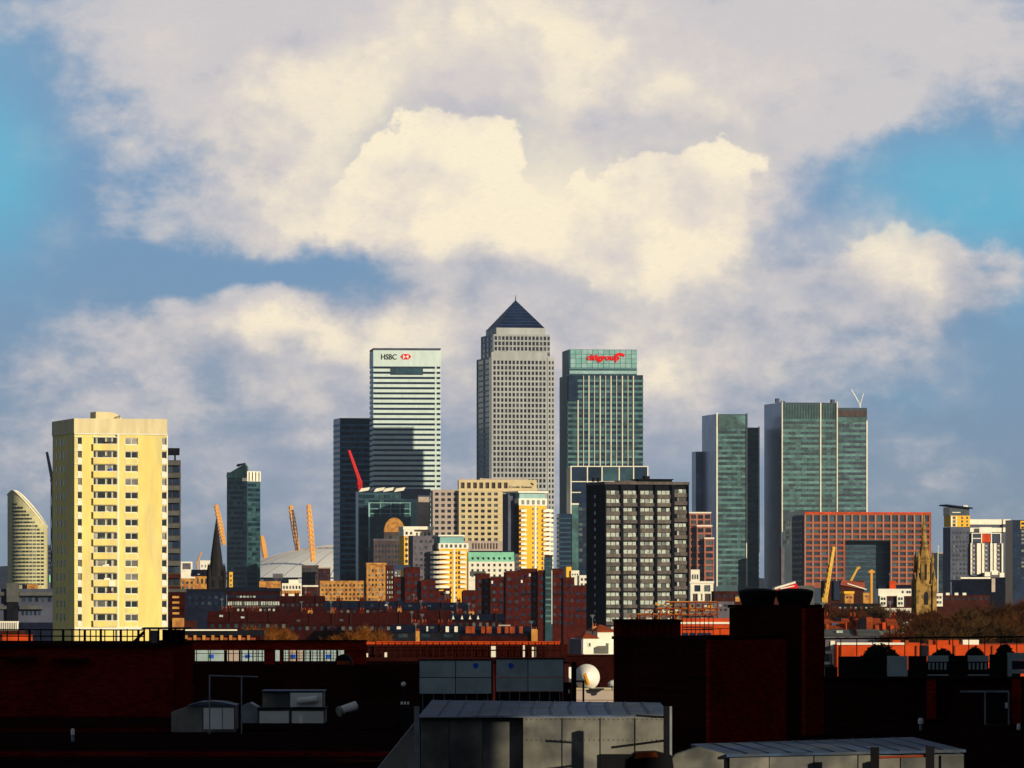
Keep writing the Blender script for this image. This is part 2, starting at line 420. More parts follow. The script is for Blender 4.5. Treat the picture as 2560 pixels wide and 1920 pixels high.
class B:
    """a building set out from photo columns: left end xl, near corner xm, right end xr at distance D"""
    def __init__(s, name, label, cat, D, xl, xm, xr, ang=0.0, depth=None, group=None, base=0.0):
        s.a = radians(ang); s.s = D / F; s.D = D; s.xm = xm; s.xl = xl; s.base = base
        s.w = (xr - xm) * s.s / cos(s.a)
        s.d = depth if depth else max(6.0, (xm - xl) * s.s / max(.05, sin(s.a)))
        s.root = thing(name, label, cat, (X(xm, D), D, base), s.a, group)
    def x(s, px): return (px - s.xm) * s.s / cos(s.a)
    def u(s, px): return (px - s.xl) / (s.xm - s.xl) * s.d
    def z(s, py): return Z(py, s.D) - s.base
    def box(s, name, m, x0, x1, y0, y1, z0, z1):
        return MB().box(x0, x1, y0, y1, z0, z1).obj(name, m, s.root)
    def body(s, ytop, m, name='wall', inset=0.0, z0=0.0):
        return s.box(name, m, inset, s.w - inset, inset, s.d - inset, z0, s.z(ytop))
    def band(s, name, m, y0, y1, out=.4, x0=None, x1=None):   # wraps round the building between photo rows y0 (upper) and y1
        a = -out if x0 is None else s.x(x0); b = s.w + out if x1 is None else s.x(x1)
        return s.box(name, m, a, b, -out, s.d + out, s.z(y1), s.z(y0))
    def front(s, name, m, px0, px1, py0, py1, out=.3, y=0.0):
        return s.box(name, m, s.x(px0), s.x(px1), y - out, y, s.z(py1), s.z(py0))
    def tf(s, face):
        return {'front': ((0, 0, 0), 0.0), 'left': ((0, s.d, 0), -pi/2), 'right': ((s.w, 0, 0), pi/2), 'back': ((s.w, s.d, 0), pi)}[face]
    def skin(s, face, u0, u1, z0, z1, us, zs, t, m, name='wall_frame', y=0.0):
        """a wall slab of thickness t with real openings us x zs"""
        mb = MB(); ux = sorted({u0, u1, *[k for a in us for k in a]}); zx = sorted({z0, z1, *[k for a in zs for k in a]})
        hole = lambda p, q: any(a <= p <= b for a, b in us) and any(a <= q <= b for a, b in zs)
        V, Fc = mb.v, mb.f
        def quad(*p):
            b = len(V); V.extend(p); Fc.append((b, b+1, b+2, b+3))
        rows = []
        for j in range(len(zx) - 1):
            zc = (zx[j] + zx[j+1]) / 2
            i = 0
            while i < len(ux) - 1:
                if hole((ux[i] + ux[i+1]) / 2, zc): i += 1; continue
                k = i
                while k < len(ux) - 1 and not hole((ux[k] + ux[k+1]) / 2, zc): k += 1
                quad((ux[i], -t, zx[j]), (ux[k], -t, zx[j]), (ux[k], -t, zx[j+1]), (ux[i], -t, zx[j+1]))
                i = k
        for a, b in us:
            for c, d in zs:
                quad((a, -t, c), (b, -t, c), (b, 0, c), (a, 0, c)); quad((a, 0, d), (b, 0, d), (b, -t, d), (a, -t, d))
                quad((a, 0, c), (a, 0, d), (a, -t, d), (a, -t, c)); quad((b, -t, c), (b, -t, d), (b, 0, d), (b, 0, c))
        quad((u0, -t, z1), (u1, -t, z1), (u1, 0, z1), (u0, 0, z1)); quad((u0, 0, z0), (u1, 0, z0), (u1, -t, z0), (u0, -t, z0))
        quad((u0, 0, z0), (u0, -t, z0), (u0, -t, z1), (u0, 0, z1)); quad((u1, -t, z0), (u1, 0, z0), (u1, 0, z1), (u1, -t, z1))
        loc, rz = s.tf(face)
        off = Matrix.Rotation(rz, 3, 'Z') @ Vector((0, y, 0))
        return mb.obj(name, m, s.root, Vector(loc) + off, rz)
    def panes(s, face, us, zs, m='office_glass', name='window', t=.08, y=0.0, skip=None, only=None, limit=300):
        loc, rz = s.tf(face); R = Matrix.Rotation(rz, 3, 'Z'); n = 0; rest = MB()
        for c, d in zs:
            for a, b in us:
                if skip and skip((a + b) / 2, (c + d) / 2): continue
                n += 1
                if n > limit: rest.box(a, b, y - t, y, c, d); continue
                p = Vector(loc) + R @ Vector(((a + b) / 2, y - t, (c + d) / 2))
                put(name, shared_box(b - a, t, d - c, m, name), s.root, p, rz)
        if rest.v: kind(rest.obj(name, m, s.root, loc, rz), 'stuff')
    def grid(s, face, us, zs, u0=None, u1=None, z0=None, z1=None, t=.5, wall='stone_grey', glass='office_glass', name='wall_frame', y=0.0, limit=300, win='window'):
        W_ = s.w if face in ('front', 'back') else s.d
        s.skin(face, 0 if u0 is None else u0, W_ if u1 is None else u1, zs[-1][0] - 1 if z0 is None else z0, zs[0][1] + 1 if z1 is None else z1, us, zs, t, wall, name, y)
        s.panes(face, us, zs, glass, win, y=y, limit=limit)
    def xs(s, a, b, n, fill): return spans(s.x(a), s.x(b), n, fill)
    def zs(s, ya, yb, n, fill):                   # rows from photo row ya (top) to yb
        r = spans(s.z(yb), s.z(ya), n, fill); return r[::-1]

def text(body, size, m, parent, loc, rz=0.0, extrude=.2, name='lettering', shear=0.0, sx=1.0, bold=0.0):
    cu = bpy.data.curves.new(name, 'FONT'); cu.body = body; cu.size = size; cu.extrude = extrude; cu.shear = shear; cu.resolution_u = 3; cu.offset = bold * size
    o = bpy.data.objects.new(name, cu); COL.objects.link(o)
    dg = bpy.context.evaluated_depsgraph_get()
    me = bpy.data.meshes.new_from_object(o.evaluated_get(dg)); bpy.data.objects.remove(o)
    me.name = name
    me.transform(Matrix.Rotation(pi/2, 4, 'X') @ Matrix.Diagonal((sx, 1, 1, 1)))
    me.materials.clear(); me.materials.append(M[m])
    return put(name, me, parent, loc, rz)

def text_width(me): return max(v.co.x for v in me.vertices) - min(v.co.x for v in me.vertices)

# ---------------------------------------------------------------- ground and far ridge
g = MB().box(-16000, 16000, -3000, 30000, -2, 0).obj('ground', 'ground_dark'); kind(g, 'structure')
mb = MB(); n = 160; rr = random.Random(3)
for i in range(n + 1):
    x = -5200 + 10400 * i / n
    h = 48 + 12 * sin(i * .13) + 8 * sin(i * .37 + 1) + rr.uniform(0, 9) + (12 if x > 500 else 0)
    mb.v += [(x, 9400, 0), (x, 10000, h), (x, 12500, 0)]
for i in range(n):
    b = 3 * i; mb.f += [(b, b+3, b+4, b+1), (b+1, b+4, b+5, b+2)]
kind(mb.obj('hills', 'hill_haze_blue'), 'structure')

# ---------------------------------------------------------------- tower with the pyramid roof
b = B('pyramid_tower', 'tallest stone-clad tower with a dark steel pyramid roof', 'skyscraper', 3840, 1192, 1226, 1386, 11)
lowtop, midtop, uptop = b.z(893), b.z(835), b.z(818)
b.box('wall', 'stone_grey', 0, b.w, 0, b.d, 0, lowtop)
i1 = 2.6
b.box('upper_wall', 'stone_grey', i1, b.w - i1, i1, b.d - i1, lowtop, midtop)
i2 = 5.2
b.box('parapet', 'stone_grey', i2, b.w - i2, i2, b.d - i2, midtop, uptop)
mb = MB(); q = 5.6; zt = b.z(745)
mb.v = [(q, q, uptop), (b.w - q, q, uptop), (b.w - q, b.d - q, uptop), (q, b.d - q, uptop), (b.w/2, b.d/2, zt)]
mb.f = [(0, 1, 4), (1, 2, 4), (2, 3, 4), (3, 0, 4), (3, 2, 1, 0)]
pyr = mb.obj('pyramid_roof', 'steel_pyramid', b.root)
rb = MB()
for k in range(1, 9):
    f = k / 9
    for p0, p1 in (((q, q), (b.w - q, q)), ((q, b.d - q), (q, q))):
        a = [p0[j] + ((b.w/2, b.d/2)[j] - p0[j]) * f for j in (0, 1)]; c = [p1[j] + ((b.w/2, b.d/2)[j] - p1[j]) * f for j in (0, 1)]
        z_ = uptop + (zt - uptop) * f
        rb.bar((*a, z_), (*c, z_), .22)
rb.obj('roof_seam', 'steel_panel', pyr)
MB().bar((b.w/2, b.d/2, zt - .5), (b.w/2, b.d/2, zt + 3.5), .35, .1).obj('mast', 'black_metal', b.root)
us = b.xs(1231, 1365, 14, .62); zs = b.zs(899, 1222, 24, .66)
b.skin('front', b.x(1228), b.x(1367), b.z(1226), b.z(880), us, zs, .9, 'stone_grey', 'front_bay')
b.panes('front', us, zs, 'tower_window', limit=300)
us2 = b.xs(1370, 1386, 2, .55); zs2 = b.zs(899, 1316, 31, .6)
b.grid('front', us2, zs2, b.x(1369), b.w, b.z(1330), lowtop, .35, 'stone_grey', name='corner_bay', win='corner_window', glass='tower_window')
ul = [(b.u(1193.5), b.u(1209)), (b.u(1211), b.u(1225))]; zl = b.zs(895, 1230, 25, .78)
b.grid('left', ul, zl, 0, b.d, b.z(1300), lowtop, .5, 'stone_grey', name='side_bay', win='side_window', glass='dark_glass')
loc_us = b.xs(1236, 1378, 15, .66); zu = b.zs(838, 891, 4, .70)
b.grid('front', [(max(i1 + .2, a), min(b.w - i1 - .2, c)) for a, c in loc_us], zu, i1, b.w - i1, lowtop + .02, midtop, .5, 'stone_grey', name='upper_bay', y=i1, win='upper_window', glass='tower_window')
b.grid('left', spans(i1 + 1, b.d - i1 - 1, 3, .8), zu, i1, b.d - i1, lowtop + .02, midtop, .5, 'stone_grey', name='upper_side_bay', y=i1, win='upper_side_window', glass='dark_glass')
for px in (1208, 1214, 1219): b.box('roof_plant', 'crane_white', b.x(px + 24), b.x(px + 28), 3 + (1222 - px) * 1.4, 6 + (1222 - px) * 1.4, midtop, b.z(826))

# ---------------------------------------------------------------- tower with white bands and the hexagon sign
b = B('banded_tower', 'tower of white bands and dark glass with a black-lettered sign and red hexagon', 'skyscraper', 4049, 922, 935, 1100, 5)
b.body(872, 'dark_glass', 'wall')
b.band('roof_rim', 'shade_grey', 870, 874, .5)
b.band('sign_band', 'white_panel', 875.5, 916, .55)
k = 0
y = 921.6
while y < 1330:
    b.band('spandrel', 'white_panel', y, y + 7.4, .5)
    y += 12.9; k += 1
mu = MB()
for px in [935 + 165 * i / 22 for i in range(1, 22)]: mu.box(b.x(px) - .12, b.x(px) + .12, -.32, 0, b.z(1330), b.z(920))
kind(mu.obj('mullion', 'steel_panel', b.root), 'stuff')
b.front('corner_strip', 'white_panel', 1087, 1091, 916, 1330, .62)
b.front('recess', 'dark_glass', 976, 1057, 917.5, 937, .8)
b.front('recess_louvre', 'steel_panel', 990, 1055, 921, 934, .9)
t_ = text('HSBC', 13.6 * b.s / .72, 'ink', b.root, (b.x(952), -.75, b.z(898.5)), 0, .15, 'lettering', sx=.86, bold=.012)
hx = MB(); s_ = b.s
cx, cz, hw, hh = b.x(1014.5), b.z(891.5), 13.5 * s_, 6.8 * s_
rw = 7.2 * s_
for tri in (((-hw, 0), (-rw, -hh), (-rw, hh)), ((hw, 0), (rw, hh), (rw, -hh)), ((-rw, hh), (0, 0), (rw, hh)), ((-rw, -hh), (rw, -hh), (0, 0))):
    hx.prism([(cx + p, cz + r) for p, r in tri], -.95, -.7)
hx.obj('hexagon_logo', 'red_sign', b.root)
MB().box(cx - rw, cx + rw, -.69, -.6, cz - hh, cz + hh).obj('logo_ground', 'sign_white', b.root)

# ---------------------------------------------------------------- tower with the red sign
b = B('green_glass_tower', 'green glass tower with a red script sign on its pale glazed crown', 'skyscraper', 3850, 1402, 1420, 1608, 6)
b.body(937, 'green_glass', 'wall')
b.box('crown', 'steel_panel', -.2 + b.x(1424), b.x(1594), 3.0, b.d - 4, b.z(937), b.z(873))
us = b.xs(1427, 1594, 12, .93); zs = b.zs(873.5, 919, 4, .93)
b.panes('front', us, zs, 'mint_panel', 'crown_panel', .3, y=3.0)
for k, (ya, yb) in enumerate(((926, 934), (920.6, 921.8))): b.front('crown_band', 'mint_panel', 1425, 1595, ya, yb, .5, 3.0)
us = [(b.x(p), b.x(q)) for p, q in zip([1431, 1445.6, 1459, 1472.6, 1486.4, 1500.8, 1514.5, 1528, 1542, 1556.4, 1570.5, 1584], [1444.6, 1458.2, 1471.8, 1485.6, 1500, 1513.7, 1527.2, 1541.2, 1555.6, 1569.7, 1583.2, 1597])]
zs = b.zs(938, 1196, 19, .56)
b.panes('front', us, zs, 'blue_glass', 'window', .25)
for (c, d), (c2, d2) in zip(zs, zs[1:] + [(zs[-1][0] - 3.7, zs[-1][0] - 2.4)]):
    b.box('spandrel', 'green_panel', -.2, b.w + .2, -.3, b.d + .2, d2, c)
for i, px in enumerate([1445, 1458.7, 1472.2, 1486, 1500.4, 1514.1, 1527.6, 1541.6, 1556, 1570, 1583.6]):
    b.front('fin', 'pale_fin', px - (1.3 if i % 2 == 0 else .7), px + (1.3 if i % 2 == 0 else .7), 1000 if i == 0 else 939, 1200, .75)
b.front('corner_recess', 'dark_glass', 1421, 1444, 939, 1003, .9)
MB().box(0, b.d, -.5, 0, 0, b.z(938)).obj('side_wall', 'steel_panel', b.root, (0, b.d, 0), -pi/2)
sx_, sz_ = b.x(1468), b.z(899.5)
t_ = text('citigroup', 14.5 * b.s / .7, 'red_sign', b.root, (sx_, 2.3, sz_), 0, .25, 'lettering', bold=.035)
w_ = text_width(t_.data); f_ = (1550 - 1468) * b.s / w_
t_.data.transform(Matrix.Diagonal((f_, 1, 1, 1)))
mb = MB(); n = 14
for (ri, ro, a0, a1, ccx, ccz) in ((8.5, 12.5, 25, 155, 1551, 893.5),):
    pts_o = [(b.x(ccx + ro * 1.15 * cos(radians(a0 + (a1 - a0) * i / n))), b.z(ccz - ro * sin(radians(a0 + (a1 - a0) * i / n)))) for i in range(n + 1)]
    pts_i = [(b.x(ccx + ri * 1.3 * cos(radians(a0 + (a1 - a0) * i / n))), b.z(ccz - ri * .62 * sin(radians(a0 + (a1 - a0) * i / n)))) for i in range(n + 1)]
    for i in range(n): mb.prism([pts_o[i], pts_i[i], pts_i[i+1], pts_o[i+1]], 2.0, 2.4)
mb.obj('red_arc', 'red_sign', b.root)

# ---------------------------------------------------------------- plain dark tower left of the banded one
b = B('dark_blue_tower', 'dark blue glass tower half hidden behind the white-banded tower', 'skyscraper', 4140, 830, 850, 936, 10)
b.body(1045, 'blue_glass', 'wall')
us = b.xs(851, 934, 7, .92); zs = b.zs(1062, 1440, 27, .6)
b.panes('front', us, zs, 'blue_glass', 'window', .25)
for c, d in zs: b.box('spandrel', 'blue_spandrel', -.15, b.w + .15, -.2, b.d + .15, d, d + 1.5)
for px in (851, 893): b.front('fin', 'steel_panel', px - .8, px + .8, 1048, 1440, .5)
b.front('crown_louvre', 'steel_panel', 860, 930, 1049, 1060, .5)

# ---------------------------------------------------------------- white-gridded block before the red-sign tower
b = B('white_framed_block', 'blue glass block in a big white frame below the red-sign tower', 'office block', 3650, 1420, 1426, 1621, 3, depth=40)
b.body(1167, 'blue_glass', 'wall')
fm = 'white_trim'
for px in (1427.5, 1468.5, 1505, 1548, 1584, 1619.5): b.front('upright', fm, px - 1.4, px + 1.4, 1164.5, 1202 if px > 1540 else (1222 if px > 1430 else 1285), .8)
b.front('upright', fm, 1468, 1469.6, 1226, 1424, .8)
for py, p1 in ((1166, 1621), (1204, 1552), (1231, 1452)): b.front('crossbar', fm, 1426, p1, py - 1.2, py + 1.2, .7)
us = [(b.x(a), b.x(c)) for a, c in ((1429.5, 1466.5), (1470.5, 1503.5), (1507, 1546), (1550, 1582), (1586, 1617.5))]
b.panes('front', us, [(b.z(1202), b.z(1168))], 'blue_glass', 'window', .3)
b.panes('front', us[:3], [(b.z(1228), b.z(1207))], 'dark_glass', 'window', .3)
b.front('stair_core', 'green_panel', 1430, 1446, 1262, 1425, .5)
b.front('stair_core', 'dark_glass', 1446, 1466, 1245, 1425, .4)
b.front('ledge', fm, 1428, 1447, 1258, 1262, .6)
zs = b.zs(1266, 1420, 12, .6); b.panes('front', [(b.x(1447), b.x(1456)), (b.x(1457), b.x(1465))], zs, 'office_glass', 'window', .5)
b = B('dark_annex', 'dark blue annex at the left foot of the white-framed block', 'office block', 3640, 1392, 1398, 1428, 4, depth=20)
b.body(1284, 'dark_glass')
for c, d in b.zs(1290, 1420, 11, .3): b.box('spandrel', 'steel_panel', -.15, b.w + .15, -.2, b.d, c, d)

# ---------------------------------------------------------------- pair of towers at the right
def slab_tower(name, label, D, xl, xm, xr, ytop, bays, rows, ylast, fins, ang, panel, extra=None, frac=.55, glass='green_glass', ytops=None):
    b = B(name, label, 'skyscraper', D, xl, xm, xr, ang)
    b.body(ytop, glass)
    zs = b.zs(rows[0], rows[1], rows[2], frac)
    pitch = (rows[1] - rows[0]) / rows[2] * b.s
    for a, c, n in bays: b.panes('front', b.xs(a, c, n, .93), zs, glass, 'window', .25)
    for c, d in zs: b.box('spandrel', panel, -.15, b.w + .15, -.3, b.d + .15, d, d + pitch * (1 - frac) - .02)
    for px, w_, y0 in fins: b.front('fin', 'pale_fin', px - w_, px + w_, y0, ylast, .9)
    MB().box(0, b.d, -.4, 0, 0, b.z(ytop)).obj('side_wall', 'sky_cladding', b.root, (0, b.d, 0), -pi/2)
    return b
b = slab_tower('fin_tower', 'green glass tower with white edge fins and a lower right wing', 3900, 1762, 1791, 1869, 1035, [(1793, 1866, 6)], (1074, 1465, 30), 1466, [(1792, 1.8, 1032), (1867, 1.8, 1032)], 10, 'green_panel')
b.front('crown_panel', 'green_panel', 1796, 1864, 1038, 1070, .4)
wg = b.box('wing', 'green_glass', b.w + .3, b.x(1901), 4, b.d - 4, 0, b.z(1068))
for c, d in b.zs(1078, 1465, 30, .45): b.box('wing_spandrel', 'green_panel', b.w + .4, b.x(1901) + .15, 3.7, b.d - 4, c, d)
b.front('fin', 'pale_fin', 1899.5, 1902.5, 1066, 1380, .9, 4)
bk = b.box('rear_block', 'sky_cladding', b.x(1744) + 8.5, b.x(1772) + 8.5, b.d + .3, b.d + 14, 0, b.z(1125))
b = slab_tower('wide_tower', 'wide green glass tower with three pale fins, right of the finned tower', 3880, 1920, 1955, 2095, 1006, [(1957, 2050, 6), (2054, 2093, 3)], (1050, 1284, 18), 1330, [(1955, 1.4, 1004), (2052, 1.6, 1006), (2094, 1.4, 1004)], 11, 'green_panel', frac=.5)
us = b.xs(1958, 2093, 34, .5)
mu = MB()
for a, c in us: mu.box(a, (a + c) / 2, -.45, 0, b.z(1050), b.z(1010))
kind(mu.obj('crown_fin', 'green_panel', b.root), 'stuff')
b.box('wing', 'green_glass', b.w + .3, b.x(2173), 3, b.d - 3, 0, b.z(1018))
b.box('wing_crown', 'brown_grey', b.w + .4, b.x(2172), 2.5, 3, b.z(1040), b.z(1025))
b.box('wing_crown', 'green_panel', b.w + .4, b.x(2172), 2.5, 3, b.z(1054), b.z(1042))
zs = b.zs(1056, 1284, 17, .5)
b.panes('front', b.xs(2098, 2171, 5, .94), zs, 'blue_glass', 'wing_window', .25, y=3)
for c, d in zs: b.box('wing_spandrel', 'green_panel', b.w + .4, b.x(2173) + .15, 2.6, b.d - 3, d, d + 1.85)
b.front('fin', 'pale_fin', 2170.5, 2174, 1050, 1330, .8, 3)
b.box('low_base', 'mauve_grey', -2, b.x(1956), -6, -1, 0, b.z(1368))
lz = b.zs(1300, 1362, 5, .5)
b.panes('front', b.xs(1958, 1978, 4, .8), lz, 'office_glass', 'low_window', .3)
for px, h in ((1946, 3), (1960, 1.2), (2086, 2.5)): b.box('roof_plant', 'shade_grey', b.x(px), b.x(px + 8), 6, 10, b.z(1006), b.z(1006) + h)

# ---------------------------------------------------------------- fabric dome with yellow masts
D = 5500; s = D / F; bx = X(900, D)
root = thing('arena_dome', 'huge white fabric dome held by leaning yellow masts', 'arena', (bx, D, 0))
R, hh = 205.0, 74.0; Rs = (R * R + hh * hh) / (2 * hh); prof = []
for i in range(15):
    r = R * (1 - i / 14); prof.append((max(r, .5), sqrt(Rs * Rs - r * r) - (Rs - hh)))
MB().lathe(prof, k=72).obj('dome', 'dome_fabric', root, smooth=True)
cb = MB()
for k in range(36):
    t = 2 * pi * k / 36
    for i in range(0, 12):
        p, q_ = prof[i], prof[i + 1]
        cb.bar((p[0] * cos(t), p[0] * sin(t), p[1] + .4), (q_[0] * cos(t), q_[0] * sin(t), q_[1] + .4), .2, k=3)
kind(cb.obj('cable', 'pink_stone', root), 'stuff')
ring = [(R * .70 * cos(2*pi*k/72), R * .70 * sin(2*pi*k/72), sqrt(Rs**2 - (R*.70)**2) - (Rs - hh) + .6) for k in range(73)]
cb = MB()
for a, c in zip(ring, ring[1:]): cb.bar(a, c, .6, k=4)
kind(cb.obj('cable_ring', 'slate', root), 'stuff')
def lattice(mb, a, c, r0, r1, n, rc, k=4):
    a, c = Vector(a), Vector(c); d = (c - a).normalized(); u = d.orthogonal().normalized(); w = d.cross(u)
    def ring_(t):
        p = a.lerp(c, t); r = r0 + (r1 - r0) * t if not callable(r0) else r0(t)
        return [p + (u * cos(2*pi*i/k + .6) + w * sin(2*pi*i/k + .6)) * r for i in range(k)]
    prev = ring_(0)
    for j in range(1, n + 1):
        cur = ring_(j / n)
        for i in range(k):
            mb.bar(prev[i], cur[i], rc, k=3); mb.bar(prev[i], cur[(i+1) % k], rc * .7, k=3)
        prev = cur
for (tx, ty, fx, fy, yy) in ((541, 1262, 560, 1362, -40), (655, 1340, 664, 1402, 150), (727, 1264, 744, 1376, -95), (772, 1262, 783, 1404, -110), (985, 1262, 975, 1376, -100), (1085, 1264, 1066, 1380, -60), (1140, 1262, 1118, 1380, 60)):
    a = (X(fx, D + yy) - bx, yy, Z(fy, D + yy)); c = (X(tx, D + yy) - bx, yy - 8, Z(ty, D + yy))
    mb = MB(); lattice(mb, a, c, lambda t: .8 + 1.7 * sin(pi * (.12 + .8 * t)) ** .7, 0, 12, .5)
    mb.bar(a, c, .8, k=6)
    mb.obj('mast', 'mast_yellow', root)

# ---------------------------------------------------------------- curved-top tower at the far left
D = 3600
root = thing('wedge_tower', 'pale oval tower with a slanted curved top at the left edge', 'skyscraper', (X(64, D), D + 14, 0)); s = D / F
zt = lambda px: Z(1224 + max(0, (px - 30)) ** 1.22 * .42, D)
n = 40; rx, ry = 50 * s, 15.0
ov = [(rx * cos(2*pi*i/n), ry * sin(2*pi*i/n)) for i in range(n)]
ztop = lambda x, y: min(Z(1224, D), zt(64 + x / s)) if x / s > -34 else Z(1224 + (-34 - x / s) * .8, D)
MB().plan(ov, 0, ztop).obj('wall', 'wedge_stone', root)
sp = [(p * 1.012, q_ * 1.012) for p, q_ in ov]
for k in range(23):
    z1 = Z(1258 + k * 9.1, D)
    pts = [(p, q_) for p, q_ in sp if ztop(p, q_) > z1 + 3 and q_ < .2]
    if len(pts) < 4: continue
    pts.sort()
    a0, a1 = pts[0][0] + 4, pts[-1][0] - 1.5
    wn_ = 9
    for j in range(wn_):
        xa = a0 + (a1 - a0) * (j + .12) / wn_; xb = a0 + (a1 - a0) * (j + .88) / wn_
        ya, yb = (-ry * sqrt(max(0, 1 - (p / rx) ** 2)) for p in (xa, xb))
        mb = MB(); mb.plan([(xa, ya - .35), (xb, yb - .35), (xb, yb + .6), (xa, ya + .6)], z1 - 1.15, z1)
        mb.obj('window', 'office_glass', root)
rim = MB(); top = [(p, q_, ztop(p, q_)) for p, q_ in ov]
for a, c in zip(top, top[1:] + top[:1]): rim.bar(a, c, .5)
rim.obj('roof_rim', 'white_render', root)
D = 3650; b = B('dark_block', 'low dark block behind the foot of the pale oval tower', 'building', D, 92, 97, 128, 6, depth=20)
b.body(1362, 'shade_grey'); b.panes('front', b.xs(99, 127, 4, .7), b.zs(1366, 1460, 8, .6), 'dark_glass')
b.box('sign_panel', 'copper_green', b.x(122), b.x(129), -.6, -.1, b.z(1456), b.z(1438))

# ---------------------------------------------------------------- slim glass tower
b = B('slim_glass_tower', 'slim dark glass tower with a wind-catching fin on its roof, right of the spire', 'skyscraper', 3600, 565, 618, 649, 52)
b.s_ = b.s
b.body(1180, 'blue_glass')
lz = b.zs(1200, 1465, 21, .6)
b.panes('left', spans(1, b.d - 1, 6, .9), lz, 'blue_glass', 'side_window', .2)
b.panes('front', spans(.5, b.w - .5, 3, .9), b.zs(1206, 1465, 21, .62), 'green_glass', 'window', .25)
b.box('crown', 'white_render', -.2, b.w + .2, -.2, 4, b.z(1203), b.z(1178))
for c in spans(0, b.w, 4, .3): b.box('crown_slot', 'brown_grey', c[0], c[1], -.3, -.22, b.z(1202), b.z(1180))
mb = MB(); pts = [(1, b.z(1180)), (b.d - 2, b.z(1180)), (b.d - 2, b.z(1186)), (1, b.z(1186))]
loc, rz = b.tf('left')
mb.prism([(0, b.z(1194)), (b.d, b.z(1194)), (b.d, b.z(1168)), (b.d * .9, b.z(1160)), (b.d * .45, b.z(1172)), (0, b.z(1186))], -.4, 1.2)
mb.obj('crown_fin', 'green_panel', b.root, loc, rz)
mb = MB(); mb.bar((1.5, 2, b.z(1176)), (1.0, 4, b.z(1160)), .9, .7); mb.bar((-6, 3, b.z(1164)), (4, 5, b.z(1158)), 1.0, .4)
mb.obj('wind_turbine', 'slate', b.root)

# ---------------------------------------------------------------- glass offices left of the beige office
b = B('stepped_glass_office', 'dark glass office with a row of white roof vents below the white-banded tower', 'office block', 3720, 888, 896, 1075, 5, depth=30)
b.body(1228, 'green_glass')
b.panes('front', b.xs(898, 1010, 9, .85), b.zs(1234, 1420, 14, .62), 'green_glass', 'window', .25)
for c, d in b.zs(1234, 1420, 14, .62): b.box('spandrel', 'steel_panel', -.1, b.x(1012), -.15, 0, d, d + 1.2)
for p in (897, 934, 957, 985):
    mb = MB(); mb.prism([(b.x(p), b.z(1230)), (b.x(p + 24), b.z(1226)), (b.x(p + 28), b.z(1218)), (b.x(p + 6), b.z(1221))], -1, 8); mb.obj('roof_vent', 'white_render', b.root)
b.front('cornice', 'slate', 1004, 1076, 1222, 1246, .9)
b2 = B('framed_bay', 'green glass bay in a pale frame stepping out of the dark glass office', 'office block', 3690, 920, 923, 1027, 3, depth=20)
b2.body(1256, 'green_glass')
fr = 'mint_panel'
for px in (924, 951, 977, 1000, 1025): b2.front('upright', fr, px - 1.0, px + 1.0, 1256, 1290, .6)
b2.front('upright', fr, 921, 925, 1256, 1370, .7)
for py in (1257, 1272, 1284): b2.front('crossbar', fr, 922, 1027, py - .9, py + .9, .5)
b2.panes('front', b2.xs(926, 1024, 8, .85), b2.zs(1259, 1282, 2, .75), 'green_glass', 'window', .3)
b2.panes('front', b2.xs(928, 975, 4, .8), b2.zs(1292, 1366, 6, .6), 'green_glass', 'window', .3)
b = B('pale_core', 'blank pale core tower between the dark glass office and the beige office', 'building', 3660, 1040, 1046, 1075, 5, depth=14)
b.body(1242, 'pink_stone'); b.box('roof_cap', 'shade_grey', -.3, b.w + .3, -.3, b.d, b.z(1242), b.z(1239))
b.front('joint', 'mauve_grey', 1074, 1076, 1242, 1300, .3)
b = B('barrel_roof_block', 'block with an orange barrel-vaulted roof below the framed glass bay', 'building', 3500, 958, 960, 1012, 3, depth=16)
b.body(1330, 'brown_grey'); n = 12
mb = MB(); mb.prism([(b.w, b.z(1330))] + [(b.w/2 + b.w/2 * cos(pi*i/n), b.z(1330) + 9 * sin(pi*i/n)) for i in range(1, n)] + [(0, b.z(1330))], 0, b.d)
mb.obj('barrel_roof', 'orange_brick', b.root)
b.panes('front', b.xs(962, 1010, 5, .5), b.zs(1336, 1420, 6, .5), 'office_glass')
b = B('low_grey_offices', 'grey office wing with rows of small windows under the barrel roof', 'building', 3450, 930, 934, 1012, 4, depth=16)
b.body(1352, 'brown_grey'); b.panes('front', b.xs(936, 1010, 9, .5), b.zs(1358, 1440, 6, .5), 'dark_glass')
b.box('parapet', 'mauve_grey', -.2, b.w + .2, -.2, .6, b.z(1352), b.z(1347))

# ---------------------------------------------------------------- beige office with the roof sign
b = B('beige_office', 'beige stone office with square windows and a lettered penthouse', 'office block', 3600, 1080, 1082, 1146, 3, depth=34)
b.body(1226, 'pink_stone')
b.grid('front', b.xs(1084, 1146, 4, .58), b.zs(1228, 1356, 9, .52), z0=b.z(1440), z1=b.z(1224), wall='pink_stone', t=.9, glass='dark_glass')
m0 = b.x(1146.5); xr = b.x(1258)
b.box('main_wall', 'beige_stone', m0, xr, -3, b.d, 0, b.z(1226))
b.grid('front', b.xs(1149, 1247, 6, .58), b.zs(1228, 1356, 9, .52), m0, xr, b.z(1380), b.z(1224), wall='beige_stone', t=.9, y=-3, name='main_frame', win='main_window')
for py in [1228 + 14.2 * k for k in range(10)]: b.front('string_course', 'beige_stone', 1146, 1259, py - 1.5, py + .6, 1.15, -3)
b.box('upper_wing', 'beige_stone', xr + .02, b.x(1262), -2.6, 10, b.z(1276), b.z(1226))
b.box('penthouse', 'beige_stone', b.x(1147), b.x(1342), 1, 16, b.z(1226), b.z(1200))
